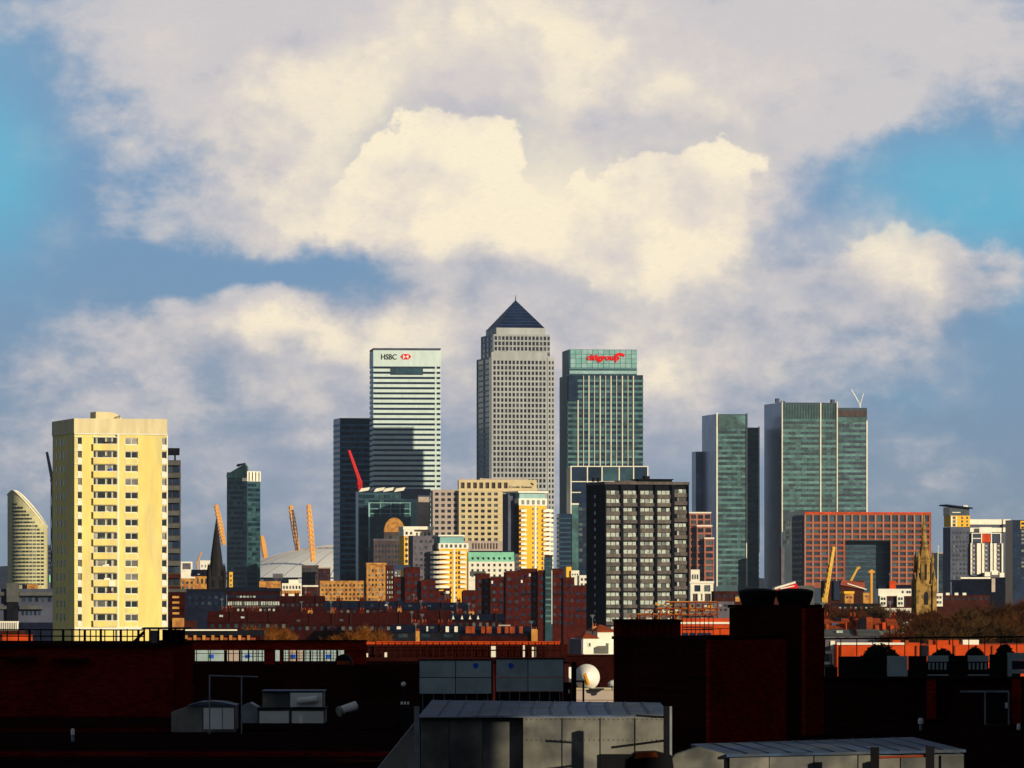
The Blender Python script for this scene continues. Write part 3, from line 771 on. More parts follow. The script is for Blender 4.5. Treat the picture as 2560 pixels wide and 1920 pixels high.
b.grid('front', b.xs(1149, 1272, 8, .62), [(b.z(1221), b.z(1206))], b.x(1147), b.x(1342), b.z(1226), b.z(1199.5), wall='beige_stone', t=.8, y=1, name='penthouse_frame', win='louvre_panel', glass='brown_grey')
b.front('cornice', 'beige_stone', 1145, 1343, 1224, 1228.5, 1.4, 1)
b.front('roof_rail', 'pink_stone', 1210, 1322, 1196, 1199.4, .4, 4)
for px in (1152, 1178, 1200): b.front('roof_plant', 'pink_stone', px, px + 12, 1195, 1200, 2, 6)
t_ = text('Credit Suisse', 5.2 * b.s / .7, 'ink', b.root, (b.x(1272), .02, b.z(1219.5)), 0, .12, 'lettering')
f_ = (1329 - 1272) * b.s / text_width(t_.data); t_.data.transform(Matrix.Diagonal((f_, 1, 1, 1)))
mb = MB(); mb.prism([(b.x(1326), b.z(1208)), (b.x(1333), b.z(1213)), (b.x(1335), b.z(1212)), (b.x(1330), b.z(1206.5))], -.1, .1); mb.obj('sail_logo', 'ink', b.root)
b.box('base_arcade', 'pink_stone', m0, xr - .2, -4.4, -3.95, b.z(1420), b.z(1352))
for c in spans(b.x(1178), b.x(1245), 9, .45): b.box('arcade_slot', 'brown_grey', c[0], c[1], -4.6, -4.38, b.z(1372), b.z(1358))

# ---------------------------------------------------------------- yellow flats with white balconies
def balcony(b, x0, x1, z, y0=-1.6, h=1.3, name='balcony'):
    mb = MB(); mb.box(x0, x1, y0, 0, z - .25, z); mb.box(x0, x1, y0, y0 + .12, z, z + h); mb.box(x0, x0 + .12, y0, 0, z, z + h); mb.box(x1 - .12, x1, y0, 0, z, z + h)
    return mb.obj(name, 'white_render', b.root)
b = B('yellow_flats', 'tallest yellow apartment tower with white balcony stacks and a glazed top floor', 'apartment tower', 3300, 1256, 1298, 1366, 24, depth=22)
b.body(1262, 'yellow_render')
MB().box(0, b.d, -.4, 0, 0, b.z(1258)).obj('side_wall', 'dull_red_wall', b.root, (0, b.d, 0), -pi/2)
b.panes('left', spans(2, b.d - 2, 4, .5), b.zs(1262, 1400, 12, .45), 'office_glass', 'side_window', .5)
b.box('side_tower', 'shade_grey', -4.5, -.5, 6, 14, 0, b.z(1234))
b.box('top_floor', 'white_render', -.4, b.w + .4, -.4, b.d, b.z(1264), b.z(1246))
b.panes('front', b.xs(1300, 1365, 5, .55), [(b.z(1261), b.z(1250))], 'green_glass', 'top_window', .55)
b.box('penthouse', 'mint_panel', .5, b.w - .5, .8, b.d - 2, b.z(1246), b.z(1232))
b.box('roof_slab', 'white_render', -1, b.w + .8, -1, b.d, b.z(1232), b.z(1228))
lz = b.zs(1266, 1424, 13, .42)
b.front('pale_pier', 'white_render', 1336, 1341, 1266, 1424, .35)
b.panes('front', [(b.x(1331), b.x(1334)), (b.x(1341.5), b.x(1344.5))], lz, 'office_glass', 'window', .4)
for c, d in b.zs(1270, 1424, 13, .5):
    balcony(b, b.x(1300), b.x(1314), c)
    balcony(b, b.x(1356), b.x(1381), c)
b.panes('front', [(b.x(1302), b.x(1311)), (b.x(1357), b.x(1364))], b.zs(1268, 1424, 13, .45), 'dark_glass', 'balcony_door', .3)
b.box('wing', 'white_render', b.w + .1, b.x(1380), 2, b.d - 2, 0, b.z(1272))
b.panes('front', b.xs(1368, 1379, 1, .8), b.zs(1274, 1424, 13, .5), 'office_glass', 'wing_window', .3, y=2)

b = B('yellow_flats', 'lower yellow apartment tower with curved white balconies on its left corner', 'apartment tower', 3200, 1086, 1098, 1169, 12, depth=22)
b.body(1372, 'yellow_render')
b.box('top_floor', 'white_render', -.4, b.w + .4, -.4, b.d, b.z(1372), b.z(1358))
b.panes('front', b.xs(1099, 1168, 6, .5), [(b.z(1369), b.z(1361))], 'office_glass', 'top_window', .55)
b.box('penthouse', 'mint_panel', .6, b.x(1160), .8, b.d - 2, b.z(1358), b.z(1341))
b.box('roof_slab', 'white_render', -.6, b.x(1161), -.6, b.d, b.z(1341), b.z(1337))
b.front('pale_pier', 'white_render', 1133, 1138, 1374, 1510, .35)
b.panes('front', [(b.x(1126), b.x(1129)), (b.x(1139), b.x(1142))], b.zs(1376, 1500, 10, .45), 'office_glass', 'window', .4)
b.panes('front', [(b.x(1151), b.x(1162))], b.zs(1376, 1472, 8, .5), 'office_glass', 'bay_window', .4)
for c, d in b.zs(1374, 1472, 8, .5):
    balcony(b, b.x(1149), b.x(1164), c)
    mb = MB(); mb.lathe([(5.6, c - .3), (5.6, c + 1.2), (5.3, c + 1.2), (5.3, c)], 0.5, 1.0, 18); mb.obj('curved_balcony', 'white_render', b.root)
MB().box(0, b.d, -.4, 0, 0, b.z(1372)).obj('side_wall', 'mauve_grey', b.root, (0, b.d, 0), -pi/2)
b.box('side_block', 'mauve_grey', b.x(1036), b.x(1088), 4, 18, 0, b.z(1339))
b.panes('front', b.xs(1040, 1086, 4, .5), b.zs(1346, 1480, 9, .4), 'office_glass', 'side_window', .2, y=4)

b = B('yellow_flats', 'short yellow apartment tower with a white stepped roof, left of the curved balconies', 'apartment tower', 3350, 1004, 1010, 1034, 10, depth=18)
b.body(1340, 'yellow_render')
b.box('roof_slab', 'white_render', -.6, b.x(1085), -.6, b.d, b.z(1324), b.z(1316))
b.box('top_floor', 'white_render', -.2, b.w + .3, -.3, b.d, b.z(1340), b.z(1324))
b.box('rear_wing', 'white_render', b.w + .4, b.x(1082), 4, b.d, 0, b.z(1326))
b.panes('front', b.xs(1011, 1033, 2, .5), b.zs(1326, 1410, 6, .5), 'office_glass', 'window', .4)
b.panes('front', b.xs(1040, 1080, 4, .5), b.zs(1328, 1344, 1, .6), 'office_glass', 'rear_window', .3, y=4)
for px in (1018, 1026): b.front('pale_pier', 'white_render', px - 1, px + 1, 1342, 1410, .3)

# ---------------------------------------------------------------- green-roofed mansion block
b = B('green_roof_block', 'white mansion block with a mint-green mansard roof and a row of dormers', 'building', 3000, 1168, 1171, 1286, 3, depth=16)
b.body(1404, 'white_render'); mb = MB()
mb.v = [(0, 0, b.z(1404)), (b.w, 0, b.z(1404)), (b.w, 3.2, b.z(1380)), (0, 3.2, b.z(1380)), (0, b.d, b.z(1404)), (b.w, b.d, b.z(1404)), (b.w, b.d - 3.2, b.z(1380)), (0, b.d - 3.2, b.z(1380))]
mb.f = [(0, 1, 2, 3), (1, 5, 6, 2), (5, 4, 7, 6), (4, 0, 3, 7), (3, 2, 6, 7)]
mb.obj('mansard_roof', 'copper_green', b.root)
b.box('roof_ridge', 'slate', 1, b.w - 1, 3.0, b.d - 3, b.z(1380), b.z(1377))
for c in spans(b.x(1176), b.x(1282), 8, .28): b.box('dormer', 'slate', c[0], c[1], .6, 2.4, b.z(1399), b.z(1393))
b.grid('front', b.xs(1174, 1284, 8, .42), b.zs(1406, 1446, 3, .5), z0=b.z(1450), z1=b.z(1404), wall='white_render', t=.5)
b = B('side_gable', 'shaded grey gable joined to the right of the mint-green roof', 'building', 3010, 1284, 1288, 1298, 4, depth=14)
b.body(1385, 'mauve_grey'); b.panes('front', b.xs(1289, 1297, 2, .5), b.zs(1390, 1430, 3, .5), 'dark_glass')

# ---------------------------------------------------------------- red gridded office with a great opening
b = B('red_grid_office', 'red-framed office block wrapped round a tall dark glass opening', 'office block', 3500, 1978, 2012, 2330, 9, depth=34)
zt = b.z(1284); ob = b.z(1352); x1, x2 = b.x(2113), b.x(2231)
b.box('wall', 'dark_glass', 0, x1, 0, b.d, 0, zt - .5)
b.box('wall', 'dark_glass', x2, b.w, 0, b.d, 0, zt - .5)
b.box('bridge_wall', 'dark_glass', x1 + .01, x2 - .01, 0, b.d, ob, zt - .5)
b.box('opening_glass', 'green_glass', x1 + .01, x2 - .01, 9, b.d, 0, ob - .05)
for c, d in b.zs(1358, 1462, 8, .25): b.box('opening_floor', 'steel_panel', x1 + .05, x2 - .05, 8.7, 9, c, d)
b.panes('front', b.xs(2116, 2229, 8, .85), b.zs(1359, 1462, 8, .6), 'blue_glass', 'opening_window', .2, y=9)
rows = [(1288, 1304), (1310, 1318), (1324, 1332.5), (1338, 1346)] + [(1352 + 13.7 * k, 1360.5 + 13.7 * k) for k in range(8)]
cols = [(2014.5 + 19.75 * k, 2029 + 19.75 * k) for k in range(16)]
us = [(b.x(a), b.x(c)) for a, c in cols]; zs = [(b.z(c), b.z(a)) for a, c in rows]
b.skin('front', -.6, b.w, b.z(1349.4), zt, us, zs[:4], .9, 'red_frame', 'red_grid')
L_ = [u for u in us if u[1] < x1 + .3]; R_ = [u for u in us if u[0] > x2 - 1.5]
b.skin('front', -.6, x1, b.z(1470), b.z(1349.4), L_, zs[4:], .9, 'red_frame', 'red_grid')
b.skin('front', x2 - .9, b.w, b.z(1470), b.z(1349.4), R_, zs[4:], .9, 'red_frame', 'red_grid')
b.panes('front', us, zs[:4], 'blue_glass', 'window', .2); b.panes('front', L_ + R_, zs[4:], 'blue_glass', 'window', .2)
for a, c in cols: b.front('white_rib', 'pink_stone', a - 3.4, a - 2.0, 1286, 1350 if 2110 < a < 2225 else 1470, 1.15)
b.front('roof_edge', 'bright_brick', 2011, 2331, 1280, 1285, 1.1)
b.box('side_wall', 'shade_grey', -1.0, -.3, 0, b.d, 0, b.z(1290))
zl = b.zs(1296, 1460, 11, .45); b.panes('left', spans(2, b.d - 2, 4, .7), zl, 'dark_glass', 'side_window', 1.2)
b.skin('right', 0, b.d, 0, zt, spans(2, b.d - 2, 2, .5), zs, .5, 'red_frame', 'end_wall')

# ---------------------------------------------------------------- small red gridded office beside the dark slab
b = B('small_grid_office', 'narrow orange-gridded office in steps beside the dark slab block', 'office block', 3400, 1722, 1724, 1777, 2, depth=14)
b.body(1284, 'brown_grey')
b.box('low_step', 'brown_grey', b.x(1741), b.x(1779), -3.0, -.02, 0, b.z(1316)); b.box('low_step', 'brown_grey', b.x(1759), b.x(1783), -6, -3.05, 0, b.z(1347))
us = b.xs(1725, 1777, 3, .74)
b.skin('front', 0, b.w, b.z(1314), b.z(1282), us, b.zs(1285, 1313, 2, .72), .6, 'grid_pink', 'red_grid'); b.panes('front', us, b.zs(1285, 1313, 2, .72), 'office_glass', 'window', .2)
us = b.xs(1741, 1779, 2, .76); zs = b.zs(1318, 1460, 9, .7)
b.skin('front', b.x(1741), b.x(1779), b.z(1466), b.z(1316), us, zs, .6, 'grid_pink', 'red_grid', -3.0); b.panes('front', us, zs, 'office_glass', 'window', .2, y=-3.0)
us = b.xs(1724, 1741, 1, .76); b.skin('front', 0, b.x(1741), b.z(1466), b.z(1316), us, zs, .5, 'grid_pink', 'red_grid'); b.panes('front', us, zs, 'office_glass', 'window', .2)
for py, a, c, y in ((1282, 1723, 1778, 0), (1315, 1741, 1780, -3), (1346, 1759, 1784, -6)): b.front('white_ledge', 'white_render', a, c, py - 2, py + 1.5, .9, y)
us = b.xs(1760, 1783, 1, .76); zs = b.zs(1349, 1460, 7, .7)
b.skin('front', b.x(1759), b.x(1783), b.z(1466), b.z(1347), us, zs, .6, 'grid_pink', 'red_grid', -6); b.panes('front', us, zs, 'office_glass', 'window', .2, y=-6)
b = B('white_villa', 'cream low house with tall windows and columns in front of the small orange grid', 'building', 2500, 1724, 1726, 1783, 2, depth=12)
b.body(1456, 'white_render'); zs = [(b.z(1479), b.z(1463))]
b.grid('front', b.xs(1731, 1780, 2, .62), zs, z0=b.z(1484), z1=b.z(1455), wall='white_render', t=.5)
for px in (1728, 1746, 1758, 1779): b.front('column', 'white_render', px - 2, px + 2, 1484, 1500, .8)
b.front('cornice', 'white_render', 1724, 1785, 1453, 1458, .9); b.box('upper_floor', 'white_render', b.x(1728), b.x(1750), 2, 8, b.z(1455), b.z(1424))
b.panes('front', b.xs(1730, 1748, 3, .5), [(b.z(1448), b.z(1436))], 'office_glass', 'upper_window', .2, y=2)
b.front('porch', 'brown_grey', 1732, 1744, 1485, 1504, .1); b.front('porch', 'brown_grey', 1762, 1776, 1485, 1504, .1)

# ---------------------------------------------------------------- right-hand flats with the slanted roofs
b = B('slant_roof_flats', 'dark apartment complex with a tall slant-roofed corner tower at the right', 'apartment block', 3000, 2366, 2376, 2560, 12, depth=26)
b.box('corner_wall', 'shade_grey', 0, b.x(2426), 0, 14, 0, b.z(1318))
b.box('yellow_floors', 'yellow_render', b.x(2375.5), b.x(2425), -.6, 12, b.z(1317), b.z(1289))
b.panes('front', [(b.x(2381), b.x(2387)), (b.x(2403), b.x(2407)), (b.x(2416), b.x(2420))], b.zs(1290, 1317, 3, .6), 'office_glass', 'yellow_window', .15, y=-.6)
b.front('pale_pier', 'white_render', 2376, 2380, 1290, 1317, .9); b.front('pale_pier', 'white_render', 2388, 2391, 1290, 1317, .9)
b.box('upper_floor', 'dark_glass', b.x(2374), b.x(2424), -.2, 12, b.z(1289), b.z(1268))
b.front('white_strip', 'white_render', 2380, 2401, 1280, 1282, .4, -.2)
mb = MB(); mb.prism([(b.x(2364), b.z(1264.5)), (b.x(2430), b.z(1272)), (b.x(2430), b.z(1269)), (b.x(2366), b.z(1261))], -2.5, 13); mb.obj('slanted_roof', 'slate', b.root)
b.front('roof_plant', 'white_render', 2411, 2423, 1263, 1268, 2, 4)
b.box('main_wall', 'shade_grey', b.x(2426.5), b.x(2560), 2, b.d, 0, b.z(1330))
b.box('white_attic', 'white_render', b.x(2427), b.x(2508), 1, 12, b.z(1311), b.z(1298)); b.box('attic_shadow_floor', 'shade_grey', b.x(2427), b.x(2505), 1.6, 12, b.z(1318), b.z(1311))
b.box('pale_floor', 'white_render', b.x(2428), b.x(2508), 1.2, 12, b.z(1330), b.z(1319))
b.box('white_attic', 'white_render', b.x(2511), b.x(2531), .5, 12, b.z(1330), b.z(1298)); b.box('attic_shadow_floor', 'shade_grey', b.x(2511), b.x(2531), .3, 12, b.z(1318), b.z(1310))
b.panes('front', b.xs(2380, 2425, 5, .5), b.zs(1326, 1450, 11, .5), 'office_glass', 'window', .3)
fy = -1.2
b.box('white_box_frame', 'dark_glass', b.x(2430), b.x(2503), fy, 2, b.z(1356), b.z(1334))
for px in (2429, 2453, 2478, 2502): b.front('white_upright', 'white_render', px - 1.2, px + 1.2, 1332, 1358, .5, fy)
for py in (1333, 1346): b.front('white_crossbar', 'white_render', 2428, 2503 if py < 1340 else 2454, py - 1, py + 1, .4, fy)
b.front('orange_bay', 'bright_brick', 2454, 2476, 1335, 1356, .2, fy)
b.front('white_panel', 'white_render', 2447, 2478, 1318, 1332, .9, fy)
b.box('balcony_front', 'shade_grey', b.x(2426), b.x(2512), fy + .2, 2, b.z(1440), b.z(1358))
for a, c in ((2425, 2429), (2441, 2451), (2454, 2460), (2475, 2481), (2484, 2491), (2504, 2508)): b.front('white_pilaster', 'white_render', a, c, 1358, 1436, .7, fy)
for a, c in ((2429, 2440), (2461, 2474), (2492, 2503)):
    for c_, d_ in b.zs(1359, 1436, 7, .4): b.box('balcony', 'pink_stone', b.x(a), b.x(a + 6), fy - 1.2, fy + .2, c_, c_ + .9)
    b.panes('front', [(b.x(a + 1), b.x(c - 1))], b.zs(1359, 1436, 7, .5), 'dark_glass', 'balcony_door', .1, y=fy + .15)
b.box('podium', 'mauve_grey', b.x(2454), b.x(2530), -5, 0, b.z(1446), b.z(1432))
for a, c, y in ((2456, 2470, 1430), (2474, 2490, 1426), (2494, 2506, 1432), (2512, 2528, 1434)): b.front('terrace_wall', 'white_render', a, c, y, y + 11, .3, -5.0); b.box('podium_wall', 'slate', b.x(2396), b.x(2530), -5.5, -5.05, 0, b.z(1444))
b.front('podium_edge', 'white_render', 2394, 2470, 1443, 1447, .4, -5.6)
b.front('stair_tower', 'pink_stone', 2472, 2481, 1446, 1480, 1.0, -5.6)
b = B('dark_corner_tower', 'black tower with a bright window strip cut by the right edge', 'apartment tower', 2800, 2527, 2531, 2600, 5, depth=20)
b.body(1300, 'dark_glass'); b.panes('front', b.xs(2553, 2562, 1, .9), b.zs(1304, 1450, 15, .55), 'window_glass', 'window', .3); b.front('yellow_strip', 'yellow_render', 2551, 2566, 1302, 1322, .2)
b.panes('front', b.xs(2534, 2550, 2, .6), b.zs(1310, 1450, 12, .5), 'dark_glass', 'window', .2)
b = B('blue_shadow_block', 'deep blue windowless block left of the slant-roofed flats', 'building', 3100, 2338, 2342, 2368, 6, depth=16)
b.body(1382, 'dark_glass'); b.front('pale_ledge', 'pink_stone', 2344, 2364, 1381, 1384, .4)
b.panes('front', b.xs(2345, 2366, 3, .8), b.zs(1388, 1460, 7, .6), 'dark_glass')
r_ = thing('white_flagpole', 'thin white pole before the deep blue block', 'pole', (X(2343, 2900), 2900, 0)); MB().bar((0, 0, 0), (.4, 0, Z(1368, 2900)), .45, .2, 6).obj('pole', 'white_render', r_); MB().lathe([(.05, 0), (.5, .25), (.5, .6), (.05, .9)], .4, 0, 8).obj('finial', 'white_render', r_, (0, 0, Z(1368, 2900)))

# ---------------------------------------------------------------- church spire, right
D = 1500; s = D / F
r_ = thing('stone_spire', 'golden stone church tower with a pinnacled octagonal spire, sunlit', 'church tower', (X(2310, D), D, 0), radians(10))
z = lambda py: Z(py, D)
hw = 2.25
MB().box(-hw, hw, -hw, hw, 0, z(1462)).obj('tower', 'church_stone', r_)
for sx in (-1, 1):
    for sy in (-1, 1):
        MB().box(sx*hw - .55, sx*hw + .55, sy*hw - .55, sy*hw + .55, 0, z(1452)).obj('buttress', 'church_stone', r_)
        MB().lathe([(.6, z(1452)), (.62, z(1448)), (.38, z(1446)), (.05, z(1422))], sx*hw, sy*hw, 8).obj('pinnacle', 'church_stone', r_)
        MB().lathe([(.34, z(1432)), (.34, z(1402)), (.45, z(1401)), (.03, z(1376))], sx*1.9, sy*1.9, 8).obj('turret', 'church_stone', r_)
mb = MB(); n = 9; pts = [(-.55, z(1515)), (.55, z(1515))] + [(.55 * cos(pi*i/n), z(1493) + 1.1 * sin(pi*i/n)) for i in range(1, n)]
pts = [(-.62, z(1512)), (.62, z(1512)), (.62, z(1490))] + [(.62 * cos(pi*i/n), z(1490) + 1.2 * sin(pi*i/n)) for i in range(1, n)] + [(-.62, z(1490))]
mb.prism(pts, -hw - .06, -hw + .3); mb.obj('arched_window', 'dark_stone', r_)
MB().box(-hw - .2, hw + .2, -hw - .2, hw + .2, z(1464), z(1460)).obj('cornice', 'church_stone', r_)
oct_ = lambda r, za, zb, r2=None: [(r, za), (r if r2 is None else r2, zb)]
MB().lathe(oct_(2.1, z(1462), z(1404)), k=8).obj('belfry', 'church_stone', r_)
for k in range(8):
    t = pi/8 + 2*pi*k/8
    o = MB().box(-.26, .26, -.08, .25, z(1450), z(1410)).obj('louvre', 'dark_stone', r_, (2.02 * cos(t + pi/8), 2.02 * sin(t + pi/8), 0), t + pi/8 + pi/2)
MB().lathe([(2.45, z(1405)), (2.5, z(1402)), (2.2, z(1399)), (1.5, z(1386)), (1.1, z(1372))], k=8).obj('lantern', 'church_stone', r_)
MB().lathe([(1.25, z(1372)), (1.3, z(1369)), (.95, z(1366)), (.9, z(1362))], k=8).obj('crown_ring', 'church_stone', r_)
MB().lathe([(.85, z(1364)), (.62, z(1330)), (.32, z(1300)), (.06, z(1286))], k=8).obj('spire', 'church_stone', r_)

# ---------------------------------------------------------------- dark spire, left
D = 1900; s = D / F
r_ = thing('dark_spire', 'slender dark church spire left of the slim glass tower', 'church', (X(541, D), D, 0), radians(8))
z = lambda py: Z(py, D); hw = 2.6
MB().box(-hw, hw, -hw, hw, 0, z(1440)).obj('tower', 'dark_stone', r_)
MB().lathe([(hw * 1.0, z(1440)), (1.9, z(1390)), (.9, z(1335)), (.06, z(1294))], k=8).obj('spire', 'dark_stone', r_)
for sx in (-1, 1):
    for sy in (-1, 1): MB().lathe([(.5, 0), (.5, z(1436)), (.6, z(1434)), (.04, z(1408))], sx*hw, sy*hw, 8).obj('pinnacle', 'dark_stone', r_)
for sx in (-1.3, 1.3): MB().box(sx - .5, sx + .5, -hw - .1, -hw + .3, z(1468), z(1450)).obj('belfry_opening', 'black_metal', r_)
mb = MB(); L0 = 17; mb.box(4, L0, -5, 5, 0, z(1487)); mb.obj('nave', 'dark_stone', r_)
mb = MB(); mb.v = [(3.2, -5.4, z(1487)), (L0, -5.4, z(1487)), (L0, 0, z(1468)), (3.2, 0, z(1468)), (3.2, 5.4, z(1487)), (L0, 5.4, z(1487))]; mb.f = [(0, 1, 2, 3), (3, 2, 5, 4), (0, 3, 4), (1, 5, 2)]; mb.obj('nave_roof', 'slate', r_)

# ---------------------------------------------------------------- cranes
def crane(name, label, D, foot, tip, m, r=.9, base=None, jibs=()):
    r_ = thing(name, label, 'crane', (X(foot[0], D), D, 0)); ox = X(foot[0], D)
    P = lambda p: (X(p[0], D) - ox, 0, Z(p[1], D))
    if base is not None: mb = MB(); lattice(mb, (0, 0, base), P(foot), r, r, 8, r * .3); mb.obj('mast', m, r_)
    mb = MB(); lattice(mb, P(foot), P(tip), r, r * .6, 10, r * .34); mb.obj('jib', m, r_)
    for a, c in jibs: mb = MB(); lattice(mb, P(a), P(c), r * .8, r * .6, 4, r * .3); mb.obj('counter_jib', m, r_)
    x, _, z0 = P(foot); MB().box(x - r * 1.4, x + r * 1.4, -r * 1.2, r * 1.2, z0 - r * 1.5, z0 + r * .6).obj('cab', m, r_)
    return r_
crane('tower_crane', 'red luffing crane leaning in front of the dark blue tower', 3768, (900, 1206), (872, 1126), 'crane_red', 1.15, 0, (((900, 1206), (893, 1217)),))
crane('tower_crane', 'yellow lattice crane standing before the red grid office', 2000, (2062, 1497), (2084, 1367), 'crane_yellow', .75, 0)
crane('tower_crane', 'small yellow crane leaning below the dark glass opening', 2400, (2118, 1468), (2142, 1422), 'crane_yellow', .6, 0, (((2142, 1422), (2150, 1418)),))
crane('tower_crane', 'white crane on the roof of the wide green tower', 3930, (2150, 1012), (2128, 974), 'crane_white', .5, Z(1030, 3930), (((2150, 1012), (2158, 984)),))
crane('tower_crane', 'thin orange crane far off beside the dark spire', 4600, (494, 1404), (503, 1380), 'mast_yellow', .6, 0)
crane('tower_crane', 'dark crane mast peeping out left of the cream tower block', 2600, (131, 1200), (117, 1130), 'slate', .7, 0)
r_ = thing('orange_beacon', 'short orange post lit by the sun before the glass opening', 'post', (X(2179, 2300), 2300, 0)); MB().box(-.45, .45, -.45, .45, 0, Z(1424, 2300)).obj('post', 'mast_yellow', r_); MB().box(-1.2, 1.2, -.6, .6, Z(1432, 2300), Z(1427, 2300)).obj('crosspiece', 'mast_yellow', r_)

# ---------------------------------------------------------------- cream tower block, left
def framed_window(b, x0, x1, z0, z1, y, frame='white_trim', glass='window_glass', fw=.09, mull=0, rail=False):
    mb = MB()
    mb.box(x0, x1, y - .1, y, z0, z0 + fw); mb.box(x0, x1, y - .1, y, z1 - fw, z1)
    mb.box(x0, x0 + fw, y - .1, y, z0 + fw, z1 - fw); mb.box(x1 - fw, x1, y - .1, y, z0 + fw, z1 - fw)
    for k in range(mull):
        c = x0 + (x1 - x0) * (k + 1) / (mull + 1); mb.box(c - fw/2, c + fw/2, y - .1, y, z0 + fw, z1 - fw)
    if rail: c = z0 + (z1 - z0) * .5; mb.box(x0 + fw, x1 - fw, y - .09, y - .01, c - fw/2, c + fw/2)
    o = mb.obj('window', frame, b.root)
    put('pane', shared_box(x1 - x0 - .02, .03, z1 - z0 - .02, glass, 'pane'), o, ((x0 + x1) / 2, y - .05, (z0 + z1) / 2))
    return o
b = B('cream_tower_block', 'tall sunlit cream-yellow tower block with fourteen rows of balcony windows', 'tower block', 1105, 112, 190, 411.5, 15)
T = .42
b.box('wall', 'cream_brick', .02, b.w - .02, 0, b.d, 0, b.z(1049))
MB().box(0, b.d, -.35, 0, 0, b.z(1053)).obj('side_wall', 'cream_brick', b.root, (0, b.d, 0), -pi/2)
b.box('parapet', 'cream_parapet', -.5, b.w + .12, -.62, .4, b.z(1083), b.z(1046)); b.box('side_parapet', 'cream_parapet', -.5, -.36, .41, b.d, b.z(1083), b.z(1046))
rows = [1093.5 + 34.0 * k for k in range(14)]
op = [(192.5, 203.5), (231.5, 285.5), (309, 341), (399.5, 411.5)]
us = [(b.x(a), b.x(c)) for a, c in op]
zs = [(b.z(y + 17.5), b.z(y)) for y in rows]
b.skin('front', -.4, b.w, 0, b.z(1083), us, zs, T, 'cream_brick', 'front_wall')
for c, d in zs:
    framed_window(b, *us[0], c, d, -.12, mull=0)
    xa, xb = us[1]
    framed_window(b, xa, b.x(239.5), c, d, -.05); framed_window(b, b.x(241), b.x(262.5), c, d, -.05); framed_window(b, b.x(264.5), b.x(278), c, d, -.05)
    framed_window(b, b.x(279), xb, c, d, -.05)
    framed_window(b, *us[2], c, d, -.14, mull=1, fw=.12)
    framed_window(b, *us[3], c, d, -.12)
    b.box('balcony_front', 'cream_brick', xa - .1, xb + .25, -1.0, -.85, c - 1.15, c + .06)
    b.box('balcony_rail', 'white_trim', xa - .14, xb + .3, -1.04, -.8, c + .06, c + .16)
    b.box('balcony_floor', 'white_trim', xa - .1, xb + .25, -.84, -T - .01, c - 1.15, c - 1.0)
    b.box('lintel', 'white_trim', xa - .1, xb + .3, -.62, -T - .01, d + .02, d + .2)
    b.box('window_panel', 'white_trim', us[2][0], us[2][1], -T - .06, -T - .005, c - 1.1, c - .04)
    b.box('panel_infill', 'cream_brick', us[2][0] + .12, us[2][1] - .12, -T - .09, -T - .065, c - 1.0, c - .12)
    b.box('slit_panel', 'white_trim', us[0][0], us[0][1], -T - .07, -T - .005, c - 1.05, c - .05)
    b.box('slit_panel', 'white_trim', us[3][0], us[3][1], -T - .07, -T - .005, c - 1.05, c - .05)
    b.box('ledge', 'white_trim', -.42, us[0][1] + .1, -.6, -T - .01, d + .02, d + .16)
rl = random.Random(12)
for k in range(11):
    c, d = zs[rl.randrange(14)]; x0 = rl.uniform(b.x(242), b.x(272))
    b.box('laundry', rl.choice(('white_render', 'red_brick', 'blue_badge', 'grey_roof', 'copper_green')), x0, x0 + rl.uniform(.4, 1.2), -.8, -.74, c - .1, c + rl.uniform(.3, .7))
b.box('screen', 'white_render', b.x(268), b.x(283), -1.08, -1.005, b.z(1466), b.z(1452))
b.box('pipe_duct', 'white_trim', b.x(290), b.x(294), -.62, -T - .005, 0, b.z(1084))
b.box('downpipe', 'brown_grey', b.x(286.6), b.x(288), -.58, -T - .01, 0, b.z(1084))
b.box('string_course', 'white_trim', -.45, b.w + .08, -.66, -T - .01, b.z(1086), b.z(1083.2))
b.box('corner_post', 'white_trim', b.w + .01, b.w + .25, -.5, .2, 0, b.z(1086))
b.box('base_band', 'white_trim', -.42, b.w, -.7, -T - .01, b.z(1574), b.z(1568))
zl = [(b.z(y + 17), b.z(y)) for y in rows]
b.panes('left', [(4.2, 5.5), (8.6, 10.0), (12.5, 13.8)], zl, 'dark_glass', 'side_window', .42)
mb = MB(); pts = [(b.x(248), b.z(1047)), (b.x(316), b.z(1047)), (b.x(308), b.z(1040)), (b.x(300), b.z(1033)), (b.x(288), b.z(1028.5)), (b.x(248), b.z(1027))]
mb.prism(pts, 4, 10); mb.obj('roof_plant', 'cream_parapet', b.root)
mb = MB()
for k in range(4): mb.bar((b.x(288 + 4 * k), 1.5, b.z(1046)), (b.x(290 + 4 * k), 1.5, b.z(1040 - k)), .06)
mb.bar((b.x(286), 1.5, b.z(1045)), (b.x(302), 1.5, b.z(1038)), .06); mb.obj('roof_aerial', 'slate', b.root)

